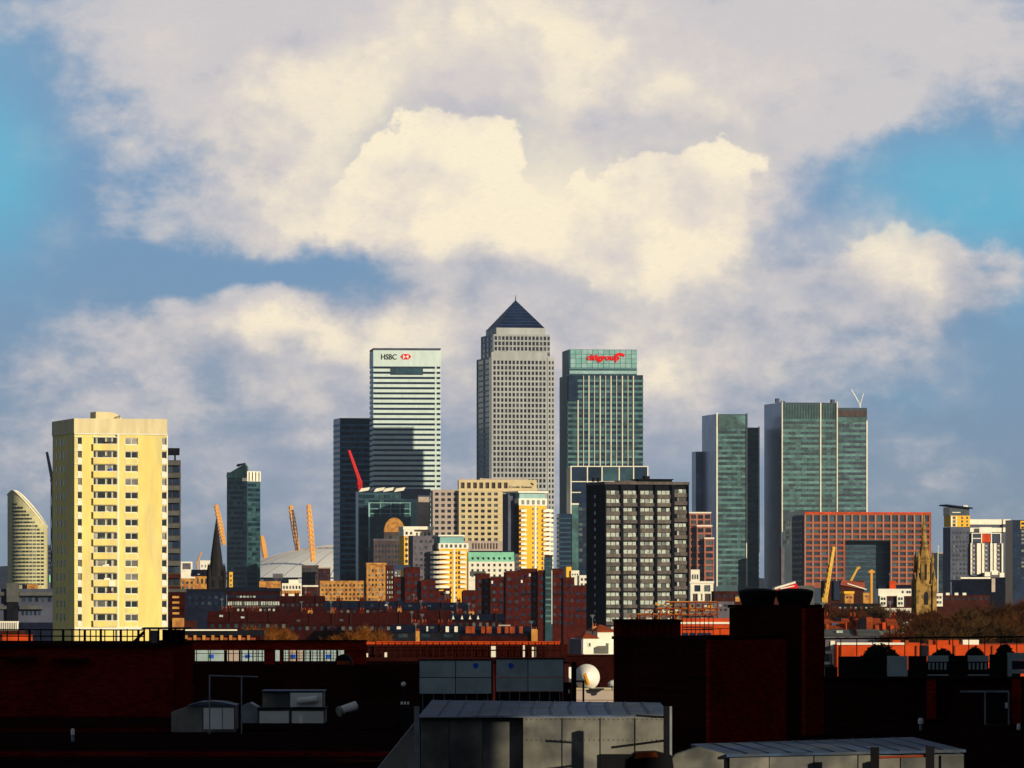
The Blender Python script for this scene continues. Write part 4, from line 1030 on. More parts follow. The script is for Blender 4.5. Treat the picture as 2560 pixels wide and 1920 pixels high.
b = B('dark_balcony_block', 'dark concrete block with open balconies rising behind the cream tower block', 'tower block', 1420, 405, 411, 452, 6, depth=14)
b.box('wall', 'brown_grey', 0, b.w, 1.2, b.d, 0, b.z(1150))
b.box('roof_canopy', 'concrete_black', -.3, b.x(449), .2, 6, b.z(1137), b.z(1120)); b.box('roof_post', 'concrete_black', b.x(436), b.x(440), 1, 2, b.z(1150), b.z(1137)); b.box('roof_post', 'concrete_black', b.x(417), b.x(421), 1, 2, b.z(1150), b.z(1137))
for k in range(14):
    y = 1152 + 31.4 * k
    b.box('balcony_front', 'grey_roof' if k < 9 else 'dull_red_wall', b.x(413), b.x(452), 0, .2, b.z(y + 11), b.z(y)); b.box('balcony_slab', 'concrete_black', b.x(413), b.x(452), .21, 1.15, b.z(y + 11), b.z(y + 9))
    b.panes('front', [(b.x(416), b.x(430)), (b.x(433), b.x(449))], [(b.z(y + 29), b.z(y + 13))], 'window_glass' if k > 8 else 'dark_glass', 'window', .08, y=1.2)

# ---------------------------------------------------------------- dark slab block, centre right
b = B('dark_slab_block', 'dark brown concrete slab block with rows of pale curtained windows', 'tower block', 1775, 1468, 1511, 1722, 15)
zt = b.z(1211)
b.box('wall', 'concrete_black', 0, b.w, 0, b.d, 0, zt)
b.box('roof_edge', 'concrete_dark', -.2, b.w + .2, -1.0, b.d, zt + .01, zt + .9)
b.box('penthouse', 'concrete_black', b.x(1600), b.x(1684), 1, 9, zt + .9, b.z(1199)); b.box('penthouse_roof', 'concrete_black', b.x(1598), b.x(1686), .3, 9.5, b.z(1199), b.z(1196.5))
b.panes('front', [(b.x(1602), b.x(1638)), (b.x(1641), b.x(1680))], [(b.z(1211), b.z(1204))], 'net_curtain', 'penthouse_window', .1, y=1)
b.box('roof_tank', 'concrete_dark', b.x(1554), b.x(1596), 2, 8, zt + .9, b.z(1201)); b.box('lift_house', 'concrete_black', b.x(1620), b.x(1632), 3, 6, b.z(1196.5), b.z(1189))
for px in (1488, 1500): b.box('roof_vent', 'black_metal', b.x(px), b.x(px + 5), 3, 4, zt + .9, zt + 2.2)
bays = [(1515, 1550), (1558, 1592), (1600, 1635), (1643, 1677), (1686, 1719)]
pe = [1511, 1551, 1593.5, 1636.5, 1678.5, 1719.6]; pw = [3, 6, 6, 6, 7, 2.5]
for p, w_ in zip(pe, pw): b.front('pillar', 'concrete_black', p, p + w_, 1211, 1660, 1.0)
for k in range(10):
    for bi, (a, c) in enumerate(bays):
        x0, x1 = b.x(a - 1), b.x(c + 1)
        y = 1226 + 42.4 * k - (4 if bi == 4 else 0)
        b.box('balcony_panel', 'concrete_dark', x0, x1, -.55, -.3, b.z(y + 20), b.z(y + 10)); b.box('panel', 'concrete_dark', x0, x1, -.7, -.3, b.z(y + 40), b.z(y + 31))
        b.box('slab', 'concrete_black', x0, x1, -.9, -.1, b.z(y + 42.2), b.z(y + 40.2))
        for (ya, yb) in ((y + .5, y + 9.8), (y + 21, y + 30.8)):
            if bi == 4 and ya > y + 15:
                b.panes('front', [(x0 + 1.2, x0 + 2.2)], [(b.z(yb), b.z(ya))], 'net_curtain', 'window', .12); b.front('infill', 'concrete_dark', a + 13, c, ya, yb, .2); continue
            b.panes('front', spans(x0 + .1, x1 - .1, 3, .86), [(b.z(yb), b.z(ya))], 'net_curtain', 'window', .12)
b.panes('left', [(b.d * .45, b.d * .52)], b.zs(1230, 1560, 16, .4), 'dark_glass', 'side_window', .05)

# ---------------------------------------------------------------- low blocks of the middle ground
def blk(name, label, cat, D, x0, x1, ytop, wall, cols=0, rows=0, ya=None, yb=None, glass='office_glass', fill=(.5, .5), ang=3, depth=12, cap=None, t=.1, recess=False):
    b = B(name, label, cat, D, x0 - 3, x0, x1, ang, depth=depth)
    b.body(ytop, wall)
    if cap: b.box('parapet', cap, -.25, b.w + .25, -.25, b.d + .2, b.z(ytop) + .005, b.z(ytop) + .7)
    if cols:
        us, zs = b.xs(x0 + 1, x1 - 1, cols, fill[0]), b.zs(ya, yb, rows, fill[1])
        if recess: b.grid('front', us, zs, 0, b.w, b.z(yb) - .8, b.z(ytop), .35, wall, glass, 'front_wall')
        else: b.panes('front', us, zs, glass, t=t)
    return b
def pitched(b, x0, x1, y0, y1, ze, zr, m='tile_roof', hip=0.0, name='roof', over=.3):
    mb = MB(); ym = (y0 + y1) / 2
    mb.v = [(x0 - over, y0 - over, ze), (x1 + over, y0 - over, ze), (x1 + over, y1 + over, ze), (x0 - over, y1 + over, ze), (x0 + hip, ym, zr), (x1 - hip, ym, zr)]
    mb.f = [(0, 1, 5, 4), (2, 3, 4, 5), (1, 2, 5), (3, 0, 4), (3, 2, 1, 0)]
    return mb.obj(name, m, b.root)
def chimney(b, px, yb, yt, w=.9, m='red_brick', y=5.0, pots=2):
    x = b.x(px); z0, z1 = b.z(yb), b.z(yt)
    o = MB().box(x - w/2, x + w/2, y - .35, y + .35, z0, z1).obj('chimney', m, b.root)
    for k in range(pots):
        MB().lathe([(.13, z1), (.11, z1 + .55)], x - w/2 + w * (k + .5) / pots, y, 6).obj('chimney_pot', 'orange_tile', o)
    return o
def terrace(label, D, x0, x1, ye, yr, wall, roof, cols, ya, yb, ang=2, depth=9, chims=(), hip=0.0, glass='office_glass', name='terraced_house', cat='house', group=None, frame=True):
    b = B(name, label, cat, D, x0 - 3, x0, x1, ang, depth=depth, group=group)
    b.body(ye, wall); pitched(b, 0, b.w, 0, b.d, b.z(ye), b.z(yr), roof, hip)
    if cols:
        for c, d in b.zs(ya, yb, 1, .9):
            for a, e in b.xs(x0 + 1, x1 - 1, cols, .42): framed_window(b, a, e, c, d, 0, fw=.12, glass=glass) if frame else b.panes('front', [(a, e)], [(c, d)], glass)
    for px, w_ in chims: chimney(b, px, ye, yr - 7, w_, y=b.d / 2)
    rp = random.Random(int(x0)); zr_, ze_ = b.z(yr), b.z(ye)
    for k in range(1, int(b.w / 5.2) + 1):
        x = k * 5.2 + rp.uniform(-.4, .4)
        if x > b.w - 1 or hip: continue
        mb = MB(); yy = b.d / 2
        mb.v = [(x - .14, -.25, ze_ + .02), (x + .14, -.25, ze_ + .02), (x + .14, yy, zr_ + .02), (x - .14, yy, zr_ + .02), (x - .14, -.25, ze_ + .35), (x + .14, -.25, ze_ + .35), (x + .14, yy, zr_ + .35), (x - .14, yy, zr_ + .35)]
        mb.f = [(4, 5, 6, 7), (0, 1, 5, 4), (1, 2, 6, 5), (3, 0, 4, 7), (2, 3, 7, 6)]
        mb.obj('party_wall', 'dull_red_wall', b.root)
        if rp.random() < .45: chimney(b, b.xm + (x * cos(b.a)) / b.s, ye, yr - rp.uniform(5, 8), rp.uniform(.9, 1.5), rp.choice(('red_brick', 'orange_brick', 'dull_red_wall')), b.d / 2)
        if rp.random() < .5:
            t = rp.uniform(.25, .6); xs_ = x - rp.uniform(1.5, 3.5); zz = ze_ + (zr_ - ze_) * t; y_ = yy * t
            MB().box(xs_ - .45, xs_ + .45, y_ - .5, y_ + .2, zz - .25, zz + .28).obj('skylight', rp.choice(('net_curtain', 'office_glass', 'zinc_sky_tint')), b.root)
    return b

# far left flats
b = blk('grey_flats', 'low grey concrete flats with pale access balconies at the left edge', 'flats', 1250, -20, 133, 1472, 'shade_grey', ang=2)
for y, x1 in ((1480, 133), (1514, 105)):
    b.front('balcony_front', 'grey_roof', -19, 17, y, y + 9, .8); b.front('balcony_front', 'grey_roof', 49, x1, y, y + 9, .8); b.front('balcony_soffit', 'concrete_black', 49, x1, y + 9, y + 12, .6)
    b.panes('front', b.xs(52, x1 - 1, 5, .5), [(b.z(y + 24), b.z(y + 12))], 'dark_glass', 'window', .1)
b.front('stair_tower', 'grey_roof', 17, 48, 1458, 1505, 1.4); b.front('stair_opening', 'concrete_black', 18, 46, 1505, 1552, .9)
b.box('roof_block', 'orange_brick', b.x(66), b.x(92), 2, 6, b.z(1472), b.z(1461)); b.box('roof_block', 'slate', b.x(54), b.x(64), 2, 6, b.z(1472), b.z(1462))
b.box('podium', 'slate', b.x(50), b.x(133), -3, -1.5, 0, b.z(1556))
b = blk('white_balustrade_house', 'low pale terrace with a white balustrade in the bottom-left sun', 'building', 900, -10, 47, 1576, 'dull_red_wall', ang=0)
for k in range(12): b.front('baluster', 'white_render', -8 + 4.6 * k, -6 + 4.6 * k, 1557, 1576, .2)
b.front('handrail', 'white_render', -10, 47, 1553, 1557, .25); b.front('corner_post', 'white_render', 42, 46, 1553, 1576, .3)

# between the cream tower and the dome
blk('white_depot', 'grey-fronted white depot beyond the cream tower block', 'building', 2900, 452, 481, 1404, 'white_render', 1, 1, 1407, 1424, 'mauve_grey', (.75, .9))
blk('white_warehouse', 'bright white warehouse left of the dark spire', 'building', 2850, 500, 527, 1401, 'white_render', 3, 1, 1410, 1420, 'office_glass', (.3, .6))
terrace('sunlit orange house with a dark roof left of the dark spire', 2500, 478, 522, 1440, 1424, 'orange_brick', 'slate', 4, 1446, 1460, frame=False)
blk('orange_flats', 'low orange brick flats by the foot of the dark spire', 'flats', 2450, 440, 486, 1446, 'orange_brick', 4, 2, 1450, 1476, 'office_glass', (.5, .45), cap='white_render')
blk('yellow_gable', 'narrow yellow house front between dark spire and slim glass tower', 'house', 2500, 573, 582, 1430, 'yellow_render', 1, 3, 1434, 1468)
blk('yellow_gable', 'small yellow house front touching the left of the dark spire', 'house', 2550, 515, 524, 1428, 'yellow_render', 1, 3, 1434, 1468)
blk('grey_slab', 'dull grey block standing before the white fabric dome', 'building', 3000, 755, 797, 1413, 'brown_grey', 5, 3, 1418, 1450, 'dark_glass')
blk('brown_slab', 'brown brick block between the grey block and the dark blue tower', 'building', 2980, 797, 826, 1421, 'dull_red_wall', 3, 3, 1426, 1450, 'dark_glass', cap='pink_stone')
blk('low_blue_shed', 'long low blue-grey shed at the foot of the white dome', 'shed', 3300, 648, 745, 1446, 'slate', 8, 1, 1448, 1453, 'office_glass', (.7, .7)).box('roof_tank', 'mauve_grey', 8, 14, 2, 6, Z(1446, 3300), Z(1434, 3300))
blk('ochre_block', 'ochre brick warehouse right of the slim glass tower', 'building', 2700, 648, 702, 1453, 'orange_brick', 0)
b = blk('cream_hall', 'cream arched hall with a small roof lantern before the dome', 'building', 2600, 705, 754, 1458, 'white_render', 6, 1, 1463, 1474, 'office_glass', (.5, .7)); b.box('lantern', 'white_render', b.x(722), b.x(746), 2, 6, b.z(1458), b.z(1449))
b.front('orange_plinth', 'orange_brick', 705, 752, 1476, 1484, .4)
blk('brown_house', 'brown house with a white fascia between cream hall and orange flats', 'house', 2500, 758, 794, 1467, 'dull_red_wall', 3, 1, 1474, 1488, 'office_glass', cap='white_render')
b = blk('orange_brick_flats', 'orange brick apartment range with a taller right-hand block', 'flats', 2850, 800, 921, 1452, 'orange_brick', 12, 4, 1458, 1502, 'window_glass', (.5, .5), recess=True)
b.box('tall_block', 'orange_brick', b.x(916), b.x(963), -2, 10, 0, b.z(1412)); b.panes('front', b.xs(919, 961, 5, .45), b.zs(1420, 1504, 7, .5), 'window_glass', 'tall_window', .1, y=-2)
b.box('parapet', 'orange_brick', b.x(915), b.x(966), -2.4, 10.2, b.z(1412) + .01, b.z(1407)); b.box('side_block', 'dull_red_wall', b.x(963.2), b.x(985), 1, 10, 0, b.z(1413)); b.panes('front', b.xs(966, 983, 3, .4), b.zs(1424, 1500, 6, .5), 'net_curtain', 'side_window', .1, y=1)
b = blk('glass_lobby', 'small pale glazed gable right of the orange brick flats', 'building', 2750, 985, 1002, 1424, 'mauve_grey', 2, 5, 1428, 1470, 'net_curtain', (.6, .6)); pitched(b, 0, 8, 0, 10, b.z(1424), b.z(1412), 'zinc_sky_tint')

# stepped dark red brick estates
def estate(label, D, steps, ybot, ang=3):
    b = B('brick_estate', label, 'flats', D, steps[0][0] - 3, steps[0][0], steps[-1][1], ang, depth=16)
    for i, (a, c, yt, dy) in enumerate(steps):
        b.box('wall', 'red_brick', b.x(a) + .01, b.x(c) - .01, dy, 16, 0, b.z(yt)); b.box('parapet', 'dull_red_wall', b.x(a), b.x(c), dy - .2, dy + .5, b.z(yt) + .01, b.z(yt) + .5)
        n = max(1, int((c - a) / 14)); r = max(1, int((ybot - yt) / 19))
        b.panes('front', b.xs(a, c, n, .42), b.zs(yt + 8, yt + 8 + 19 * r, r, .42), 'dark_glass', 'window', .08, y=dy)
        if i % 2 == 0: b.front('dark_band', 'concrete_black', a, c, yt + 60, yt + 63, .3, dy)
    return b
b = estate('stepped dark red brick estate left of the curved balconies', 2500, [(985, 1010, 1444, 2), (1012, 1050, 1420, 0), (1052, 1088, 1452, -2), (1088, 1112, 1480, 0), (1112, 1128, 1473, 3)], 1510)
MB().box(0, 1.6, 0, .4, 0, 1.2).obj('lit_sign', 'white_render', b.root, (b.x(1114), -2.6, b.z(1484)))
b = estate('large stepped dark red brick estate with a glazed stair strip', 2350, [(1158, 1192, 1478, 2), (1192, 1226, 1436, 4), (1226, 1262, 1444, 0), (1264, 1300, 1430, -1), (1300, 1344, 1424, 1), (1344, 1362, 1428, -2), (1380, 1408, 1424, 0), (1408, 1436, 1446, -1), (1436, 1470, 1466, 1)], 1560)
b.box('stair_glazing', 'green_glass', b.x(1362) + .02, b.x(1380) - .02, -3, 6, 0, b.z(1392)); b.front('stair_mullion', 'pale_fin', 1377.5, 1379.6, 1426, 1560, .3, -3)
for c, d in b.zs(1396, 1560, 12, .3): b.box('stair_transom', 'green_panel', b.x(1363), b.x(1377), -3.2, -3.01, c, d)
b.box('stair_top', 'dull_red_wall', b.x(1364), b.x(1381), -3.2, 6, b.z(1392) + .01, b.z(1388)); b.box('grey_roof_block', 'grey_roof', b.x(1178), b.x(1216), 5, 12, b.z(1440), b.z(1428))
for px, py in ((1302, 1450), (1322, 1434), (1228, 1452)): b.front('lit_window', 'white_render', px, px + 4, py, py + 7, .12, -1.2)
b = blk('white_mews', 'little white houses wedged beside the dark slab block', 'house', 2450, 1428, 1448, 1426, 'white_render', 3, 1, 1432, 1440); b.box('lower_house', 'white_render', b.x(1448), b.x(1470), -1, 8, 0, b.z(1438)); b.panes('front', b.xs(1450, 1468, 2, .5), b.zs(1442, 1468, 2, .5), 'office_glass', 'lower_window', .1, y=-1); b.box('attic', 'yellow_render', b.x(1416), b.x(1429), 1, 8, 0, b.z(1417))

# rows of dark houses and roofs
b = blk('long_dark_hall', 'long dark hall with a clerestory of pale windows below the slim glass tower', 'building', 1700, 568, 700, 1478, 'dark_brick', 22, 1, 1503, 1514, 'net_curtain', (.72, .85), ang=2, depth=14); pitched(b, 0, b.w, 0, b.d, b.z(1478), b.z(1470), 'slate'); b.front('blue_fascia', 'slate', 568, 700, 1488, 1495, .5); b.panes('front', b.xs(590, 640, 6, .7), [(b.z(1494), b.z(1489.5))], 'net_curtain', 'roof_light', .7)
b.front('ledge', 'grey_roof', 580, 690, 1516, 1518, .5); b.panes('front', b.xs(590, 690, 9, .45), [(b.z(1531), b.z(1522))], 'net_curtain', 'lower_window', .1)
blk('brown_flats', 'brown flats with two lit square windows at the right foot of the cream tower', 'flats', 1300, 417, 462, 1480, 'dark_brick', 1, 4, 1486, 1540, 'orange_brick', (.4, .4), cap='grey_roof')
blk('dark_navy_block', 'flat-roofed navy block under the dark spire', 'building', 1750, 448, 566, 1478, 'slate', 7, 2, 1486, 1516, 'dark_glass', cap='concrete_black')
blk('tan_cottage', 'small tan cottage wall beside the cream tower block base', 'house', 1000, 424, 490, 1552, 'dull_red_wall').box('gable', 'orange_brick', .5, 2.6, -1, -.3, 0, Z(1545, 1000))
T_ = terrace
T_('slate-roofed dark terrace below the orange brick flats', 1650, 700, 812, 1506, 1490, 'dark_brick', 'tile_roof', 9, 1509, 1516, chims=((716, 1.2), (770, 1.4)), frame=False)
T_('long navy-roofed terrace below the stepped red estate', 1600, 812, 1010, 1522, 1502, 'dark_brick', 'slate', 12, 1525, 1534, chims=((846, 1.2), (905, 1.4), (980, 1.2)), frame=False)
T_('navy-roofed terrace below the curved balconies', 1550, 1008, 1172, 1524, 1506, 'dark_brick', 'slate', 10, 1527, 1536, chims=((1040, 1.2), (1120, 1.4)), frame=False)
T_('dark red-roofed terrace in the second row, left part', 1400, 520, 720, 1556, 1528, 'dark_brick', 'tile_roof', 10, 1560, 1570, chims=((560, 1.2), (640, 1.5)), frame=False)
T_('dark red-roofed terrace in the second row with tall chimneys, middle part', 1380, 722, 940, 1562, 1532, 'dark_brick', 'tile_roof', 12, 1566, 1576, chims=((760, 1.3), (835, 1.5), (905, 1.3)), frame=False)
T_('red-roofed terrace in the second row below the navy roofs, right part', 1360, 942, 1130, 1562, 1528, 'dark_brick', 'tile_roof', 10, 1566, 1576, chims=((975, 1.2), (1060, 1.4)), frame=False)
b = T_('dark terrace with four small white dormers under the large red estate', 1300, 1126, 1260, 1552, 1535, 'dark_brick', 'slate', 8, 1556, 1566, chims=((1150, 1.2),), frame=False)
for px in (1133, 1155, 1175, 1195): mb = MB(); mb.prism([(b.x(px - 3), b.z(1548)), (b.x(px + 3), b.z(1548)), (b.x(px), b.z(1538))], -.5, .4); mb.obj('dormer', 'white_render', b.root)
b = T_('dark slate terrace with white sash windows right of the bare orange trees', 1200, 978, 1150, 1580, 1562, 'concrete_black', 'slate', 3, 1584, 1594, frame=False, chims=((1036, 1.0), (1062, 1.0), (1126, 1.1)))
for px, w_, h in ((992, 10, 5), (1066, 4, 10), (1114, 8, 12), (1136, 8, 12)): framed_window(b, b.x(px), b.x(px + w_), b.z(1562 + 6 + h), b.z(1566), -.42, fw=.22, glass='white_render')
b = T_('terrace with a row of glowing orange-brick gables beneath the red estate', 1150, 1152, 1330, 1588, 1566, 'dark_brick', 'slate', 0, 0, 0)
for k, px in enumerate((1164, 1178, 1203, 1216, 1243, 1262, 1274, 1298)): b.front('gable', 'orange_tile', px, px + (9 if k % 3 else 13), 1566, 1583, .5)
b.front('white_sill', 'pink_stone', 1246, 1276, 1562, 1565, .5)
chimney(b, 1336, 1605, 1574, 1.3, 'orange_brick', -.5); chimney(b, 1044, 1605, 1578, .8, 'orange_brick', -.5)
# white gabled house
b = B('white_gabled_house', 'white rendered house with two orange-tiled gables in a patch of sun', 'house', 1000, 1436, 1458, 1545, 14, depth=9)
b.box('wall', 'white_render', 0, b.x(1496), 0, b.d, 0, b.z(1596)); pitched(b, 0, b.x(1496), 0, 5, b.z(1596), b.z(1582), 'orange_tile', 1.2)
b.box('tall_wall', 'white_render', b.x(1496) + .01, b.x(1540), .6, b.d, 0, b.z(1578)); pitched(b, b.x(1496), b.x(1540), .6, b.d, b.z(1578), b.z(1562), 'orange_tile', 1.4)
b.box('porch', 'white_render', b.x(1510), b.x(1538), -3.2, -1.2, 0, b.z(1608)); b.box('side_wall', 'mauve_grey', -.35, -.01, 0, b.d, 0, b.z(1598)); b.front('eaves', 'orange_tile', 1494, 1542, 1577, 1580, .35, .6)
framed_window(b, b.x(1470), b.x(1478), b.z(1618), b.z(1606), 0, fw=.12); chimney(b, 1500, 1590, 1566, .8, 'orange_brick', 4)
b.box('garden_wall', 'white_render', -1, b.x(1520), -4.2, -3.8, 0, b.z(1634))

# right-hand middle ground
b = blk('white_terrace', 'bright white terrace with bay windows left of the golden church tower', 'house', 1850, 2196, 2284, 1472, 'white_render', 0, ang=1)
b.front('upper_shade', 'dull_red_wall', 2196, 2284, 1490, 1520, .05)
for px in (2199, 2242): b.front('bay_window', 'white_render', px, px + 17, 1489, 1517, 1.2); b.panes('front', b.xs(px + 2, px + 15, 2, .7), b.zs(1491, 1514, 2, .55), 'office_glass', 'bay_pane', 1.3)
for px in (2255, 2267, 2273): b.front('window', 'office_glass', px, px + 4, 1477, 1483, .15)
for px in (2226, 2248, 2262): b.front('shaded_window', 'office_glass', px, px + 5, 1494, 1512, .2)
b.box('chimney', 'bright_brick', b.x(2226), b.x(2242), 3, 6, b.z(1472), b.z(1452)); b.box('roof', 'slate', .2, b.w - .2, 4, 8, b.z(1472), b.z(1462))
b = blk('white_bay_house', 'white bay-fronted house right of the golden church tower', 'house', 1800, 2334, 2356, 1481, 'dull_red_wall', 0, ang=1); b.front('bay_window', 'white_render', 2338, 2356, 1483, 1516, 1.1); b.panes('front', b.xs(2340, 2354, 2, .7), b.zs(1487, 1512, 2, .5), 'office_glass', 'bay_pane', 1.2)
b = blk('brown_terrace', 'brown brick terrace with a line of small white chimney stacks at the right', 'house', 1900, 2357, 2475, 1488, 'dull_red_wall', 8, 1, 1492, 1502, 'office_glass')
for px in (2366, 2388, 2408): b.box('white_stack', 'white_render', b.x(px), b.x(px + 9), 1, 2, b.z(1488), b.z(1482))
b = blk('red_canopy', 'red slanted canopy with white stripes above the black chimney cowls', 'canopy', 1500, 1936, 2000, 1476, 'dull_red_wall', 0)
mb = MB(); mb.prism([(b.x(1936), b.z(1474)), (b.x(1988), b.z(1458)), (b.x(1988), b.z(1453)), (b.x(1936), b.z(1469))], -1, 6); mb.obj('stripe', 'white_render', b.root)
mb = MB(); mb.prism([(b.x(1940), b.z(1478)), (b.x(1996), b.z(1470)), (b.x(1990), b.z(1458)), (b.x(1940), b.z(1474))], -1.2, 5.9); mb.obj('awning', 'crane_red', b.root); mb = MB(); mb.prism([(b.x(1950), b.z(1473)), (b.x(1985), b.z(1466)), (b.x(1985), b.z(1463.5)), (b.x(1950), b.z(1470.5))], -1.5, -1.25); mb.obj('stripe', 'white_render', b.root)
b.box('grey_deck', 'grey_roof', b.x(1996), b.x(2036), 0, 6, 0, b.z(1464))
b = blk('maroon_shed', 'maroon low shed with a sloping roof edge before the red grid office', 'shed', 2200, 2060, 2160, 1452, 'dull_red_wall', 0); mb = MB(); mb.prism([(b.x(2100), b.z(1462)), (b.x(2162), b.z(1474)), (b.x(2162), b.z(1456)), (b.x(2104), b.z(1450))], -.8, 0); mb.obj('sloping_wall', 'red_frame', b.root); mb = MB(); mb.prism([(b.x(2118), b.z(1460)), (b.x(2166), b.z(1475)), (b.x(2166), b.z(1472.5)), (b.x(2118), b.z(1457.5))], -1.1, -.85); mb.obj('white_edge', 'white_render', b.root)
b.box('blue_panel', 'blue_glass', b.x(2084), b.x(2098), -1, -.3, b.z(1500), b.z(1452))
blk('gold_kiosk', 'golden little house amid dark trees left of the white terrace', 'house', 1700, 2112, 2134, 1484, 'orange_brick', 2, 1, 1490, 1497, cap='yellow_render')
blk('gold_kiosk', 'small amber gabled house nearer the white terrace among dark trees', 'house', 1720, 2158, 2174, 1482, 'orange_brick', 1, 1, 1487, 1494)
blk('dark_works', 'low dark works with white-lit parapet left of the dark trees', 'building', 1600, 2040, 2200, 1515, 'slate', 12, 1, 1517, 1522, 'net_curtain', (.4, .8), cap='concrete_black')
b = T_('long orange-tiled terrace right of the brick chimney shaft', 900, 2052, 2245, 1572, 1546, 'grey_roof', 'orange_tile', 7, 1577, 1588, chims=((2070, 1.0), (2240, 1.0)), frame=False)
for px, w_, y in ((2064, 8, 1556), (2114, 10, 1552), (2132, 6, 1560), (2188, 9, 1558), (2206, 8, 1552), (2226, 8, 1560)): b.box('gable', 'bright_brick' if px % 4 else 'orange_tile', b.x(px), b.x(px + w_), -.5, 1.5, b.z(1574), b.z(y + 4))
b.box('tall_gable', 'orange_tile', b.x(2164), b.x(2180), -1.2, 2, b.z(1590), b.z(1543)); b.box('dark_stack', 'concrete_black', b.x(2144), b.x(2163), -2.4, -1.3, b.z(1600), b.z(1545)); b.box('dark_stack', 'concrete_black', b.x(2090), b.x(2108), 3, 5, b.z(1572), b.z(1544))
T_('grey-roofed low terrace below the orange tiles', 820, 2058, 2200, 1590, 1574, 'mauve_grey', 'grey_roof', 6, 1593, 1598, frame=False)
b = blk('mauve_terrace', 'mauve-grey low building left of the white villa gap, behind the cowls', 'building', 1900, 1786, 1935, 1478, 'dull_red_wall', 9, 1, 1484, 1496, 'dark_glass'); b.front('gold_bay', 'orange_brick', 1838, 1850, 1492, 1504, .3)
b = blk('glint_terrace', 'dull terrace with glinting windows behind the scaffold, right of the slab block', 'house', 1500, 1724, 1836, 1504, 'mauve_grey', 8, 2, 1508, 1530, 'window_glass', (.5, .5)); b.front('orange_band', 'orange_brick', 1726, 1800, 1524, 1527, .3)

# ---------------------------------------------------------------- trees
def bare_tree_meshes(seed, h, sp, tw, mt):
    r = random.Random(seed); tr = MB(); cr = MB()
    th = h * .32
    tr.bar((0, 0, 0), (0, 0, th), h * .022, h * .016, 7)
    def twig(p, d, l):
        q_ = p + d * l; u = d.orthogonal().normalized() * tw * l
        v = d.cross(u)
        b0 = len(cr.v); cr.v += [tuple(p - u), tuple(p + u), tuple(q_)]; cr.f.append((b0, b0+1, b0+2))
        b0 = len(cr.v); cr.v += [tuple(p - v), tuple(p + v), tuple(q_)]; cr.f.append((b0, b0+1, b0+2))
    def grow(p, d, l, rad, lev):
        e = p + d * l
        (tr if lev < 2 else cr).bar(p, e, rad, rad * .65, 5 if lev < 2 else 3)
        if lev >= 4:
            for k in range(9):
                t = r.uniform(.1, 1); dd = (d + Vector((r.gauss(0, .7), r.gauss(0, .7), r.gauss(.25, .5)))).normalized(); twig(p.lerp(e, t), dd, l * r.uniform(.7, 1.5))
            return
        for k in range(4 if lev else 6):
            dd = (d * .85 + Vector((r.gauss(0, .62) * sp, r.gauss(0, .62) * sp, r.gauss(.16, .3)))).normalized(); grow(p.lerp(e, r.uniform(.55, 1)), dd, l * r.uniform(.62, .84), rad * .62, lev + 1)
    grow(Vector((0, 0, th * .9)), Vector((0, 0, 1)), h * .2, h * .014, 0)
    H_ = max(v[2] for v in cr.v); k_ = h / H_
    tr.v = [tuple(c * k_ for c in v) for v in tr.v]; cr.v = [tuple(c * k_ for c in v) for v in cr.v]
    return tr.mesh('trunk', 'bark'), cr.mesh('crown', mt)
TV = [bare_tree_meshes(11, 20, 1.0, .045, 'twig'), bare_tree_meshes(23, 17, 1.25, .05, 'twig'), bare_tree_meshes(37, 18, .95, .045, 'twig')]
OV = [bare_tree_meshes(51, 14, 1.1, .035, 'twig_orange'), bare_tree_meshes(77, 12, .8, .035, 'twig_orange')]
def tree(v, px, ytop, D, label, group, nominal, rz, sc=1.0):
    zt = Z(ytop, D); f = sc * 1.0
    r_ = thing('bare_tree', label, 'tree', (X(px, D), D, zt - nominal * f * .98), rz, group)
    r_.scale = (f, f, f)
    put('trunk', v[0], r_); put('crown', v[1], r_)
    if zt - nominal * f > 0: MB().bar((0, 0, -(zt / f - nominal)), (0, 0, .2), nominal * .024, nominal * .022, 7).obj('lower_trunk', 'bark', r_)
rt = random.Random(5)
grp = 'brown bare trees massed at the right'
ORD = ['first', 'second', 'third', 'fourth', 'fifth', 'sixth', 'seventh', 'eighth']
for i, (px, yt, D) in enumerate([(2262, 1532, 980), (2300, 1528, 1000), (2345, 1524, 960), (2385, 1516, 1010), (2425, 1506, 1040), (2470, 1500, 1060), (2515, 1492, 1080), (2555, 1486, 1100), (2240, 1560, 820), (2290, 1556, 830), (2340, 1550, 820), (2392, 1546, 840), (2445, 1538, 860), (2500, 1532, 850), (2548, 1528, 870)]):
    lb = 'brown leafless tree, %s from the left in the %s row of the right-hand wood' % (ORD[i % 8], 'back' if i < 8 else 'front')
    tree(TV[i % 3], px, yt, D, lb, grp, (20, 17, 18)[i % 3], rt.uniform(0, 6), rt.uniform(.95, 1.15))
tree(TV[1], 2180, 1556, 900, 'lone brown leafless tree beyond the orange-tiled terrace', None, 17, 1.0, 1.0)
for px, yt, D, v, lb in ((648, 1556, 640, 0, 'orange leafless tree above the strip of gridded windows'), (672, 1560, 650, 1, 'orange leafless tree right beside another above the gridded windows'), (868, 1566, 560, 0, 'widest orange leafless tree left of the wire fence'), (905, 1560, 580, 1, 'tall orange leafless tree behind the wire fence end'), (935, 1572, 570, 0, 'low orange leafless tree over the left end of the wire fence'), (705, 1566, 700, 1, 'thin orange leafless tree between the two orange clumps')):
    tree(OV[v], px, yt, D, lb, None, (14, 12)[v], rt.uniform(0, 6), .62 if v == 0 else .75)
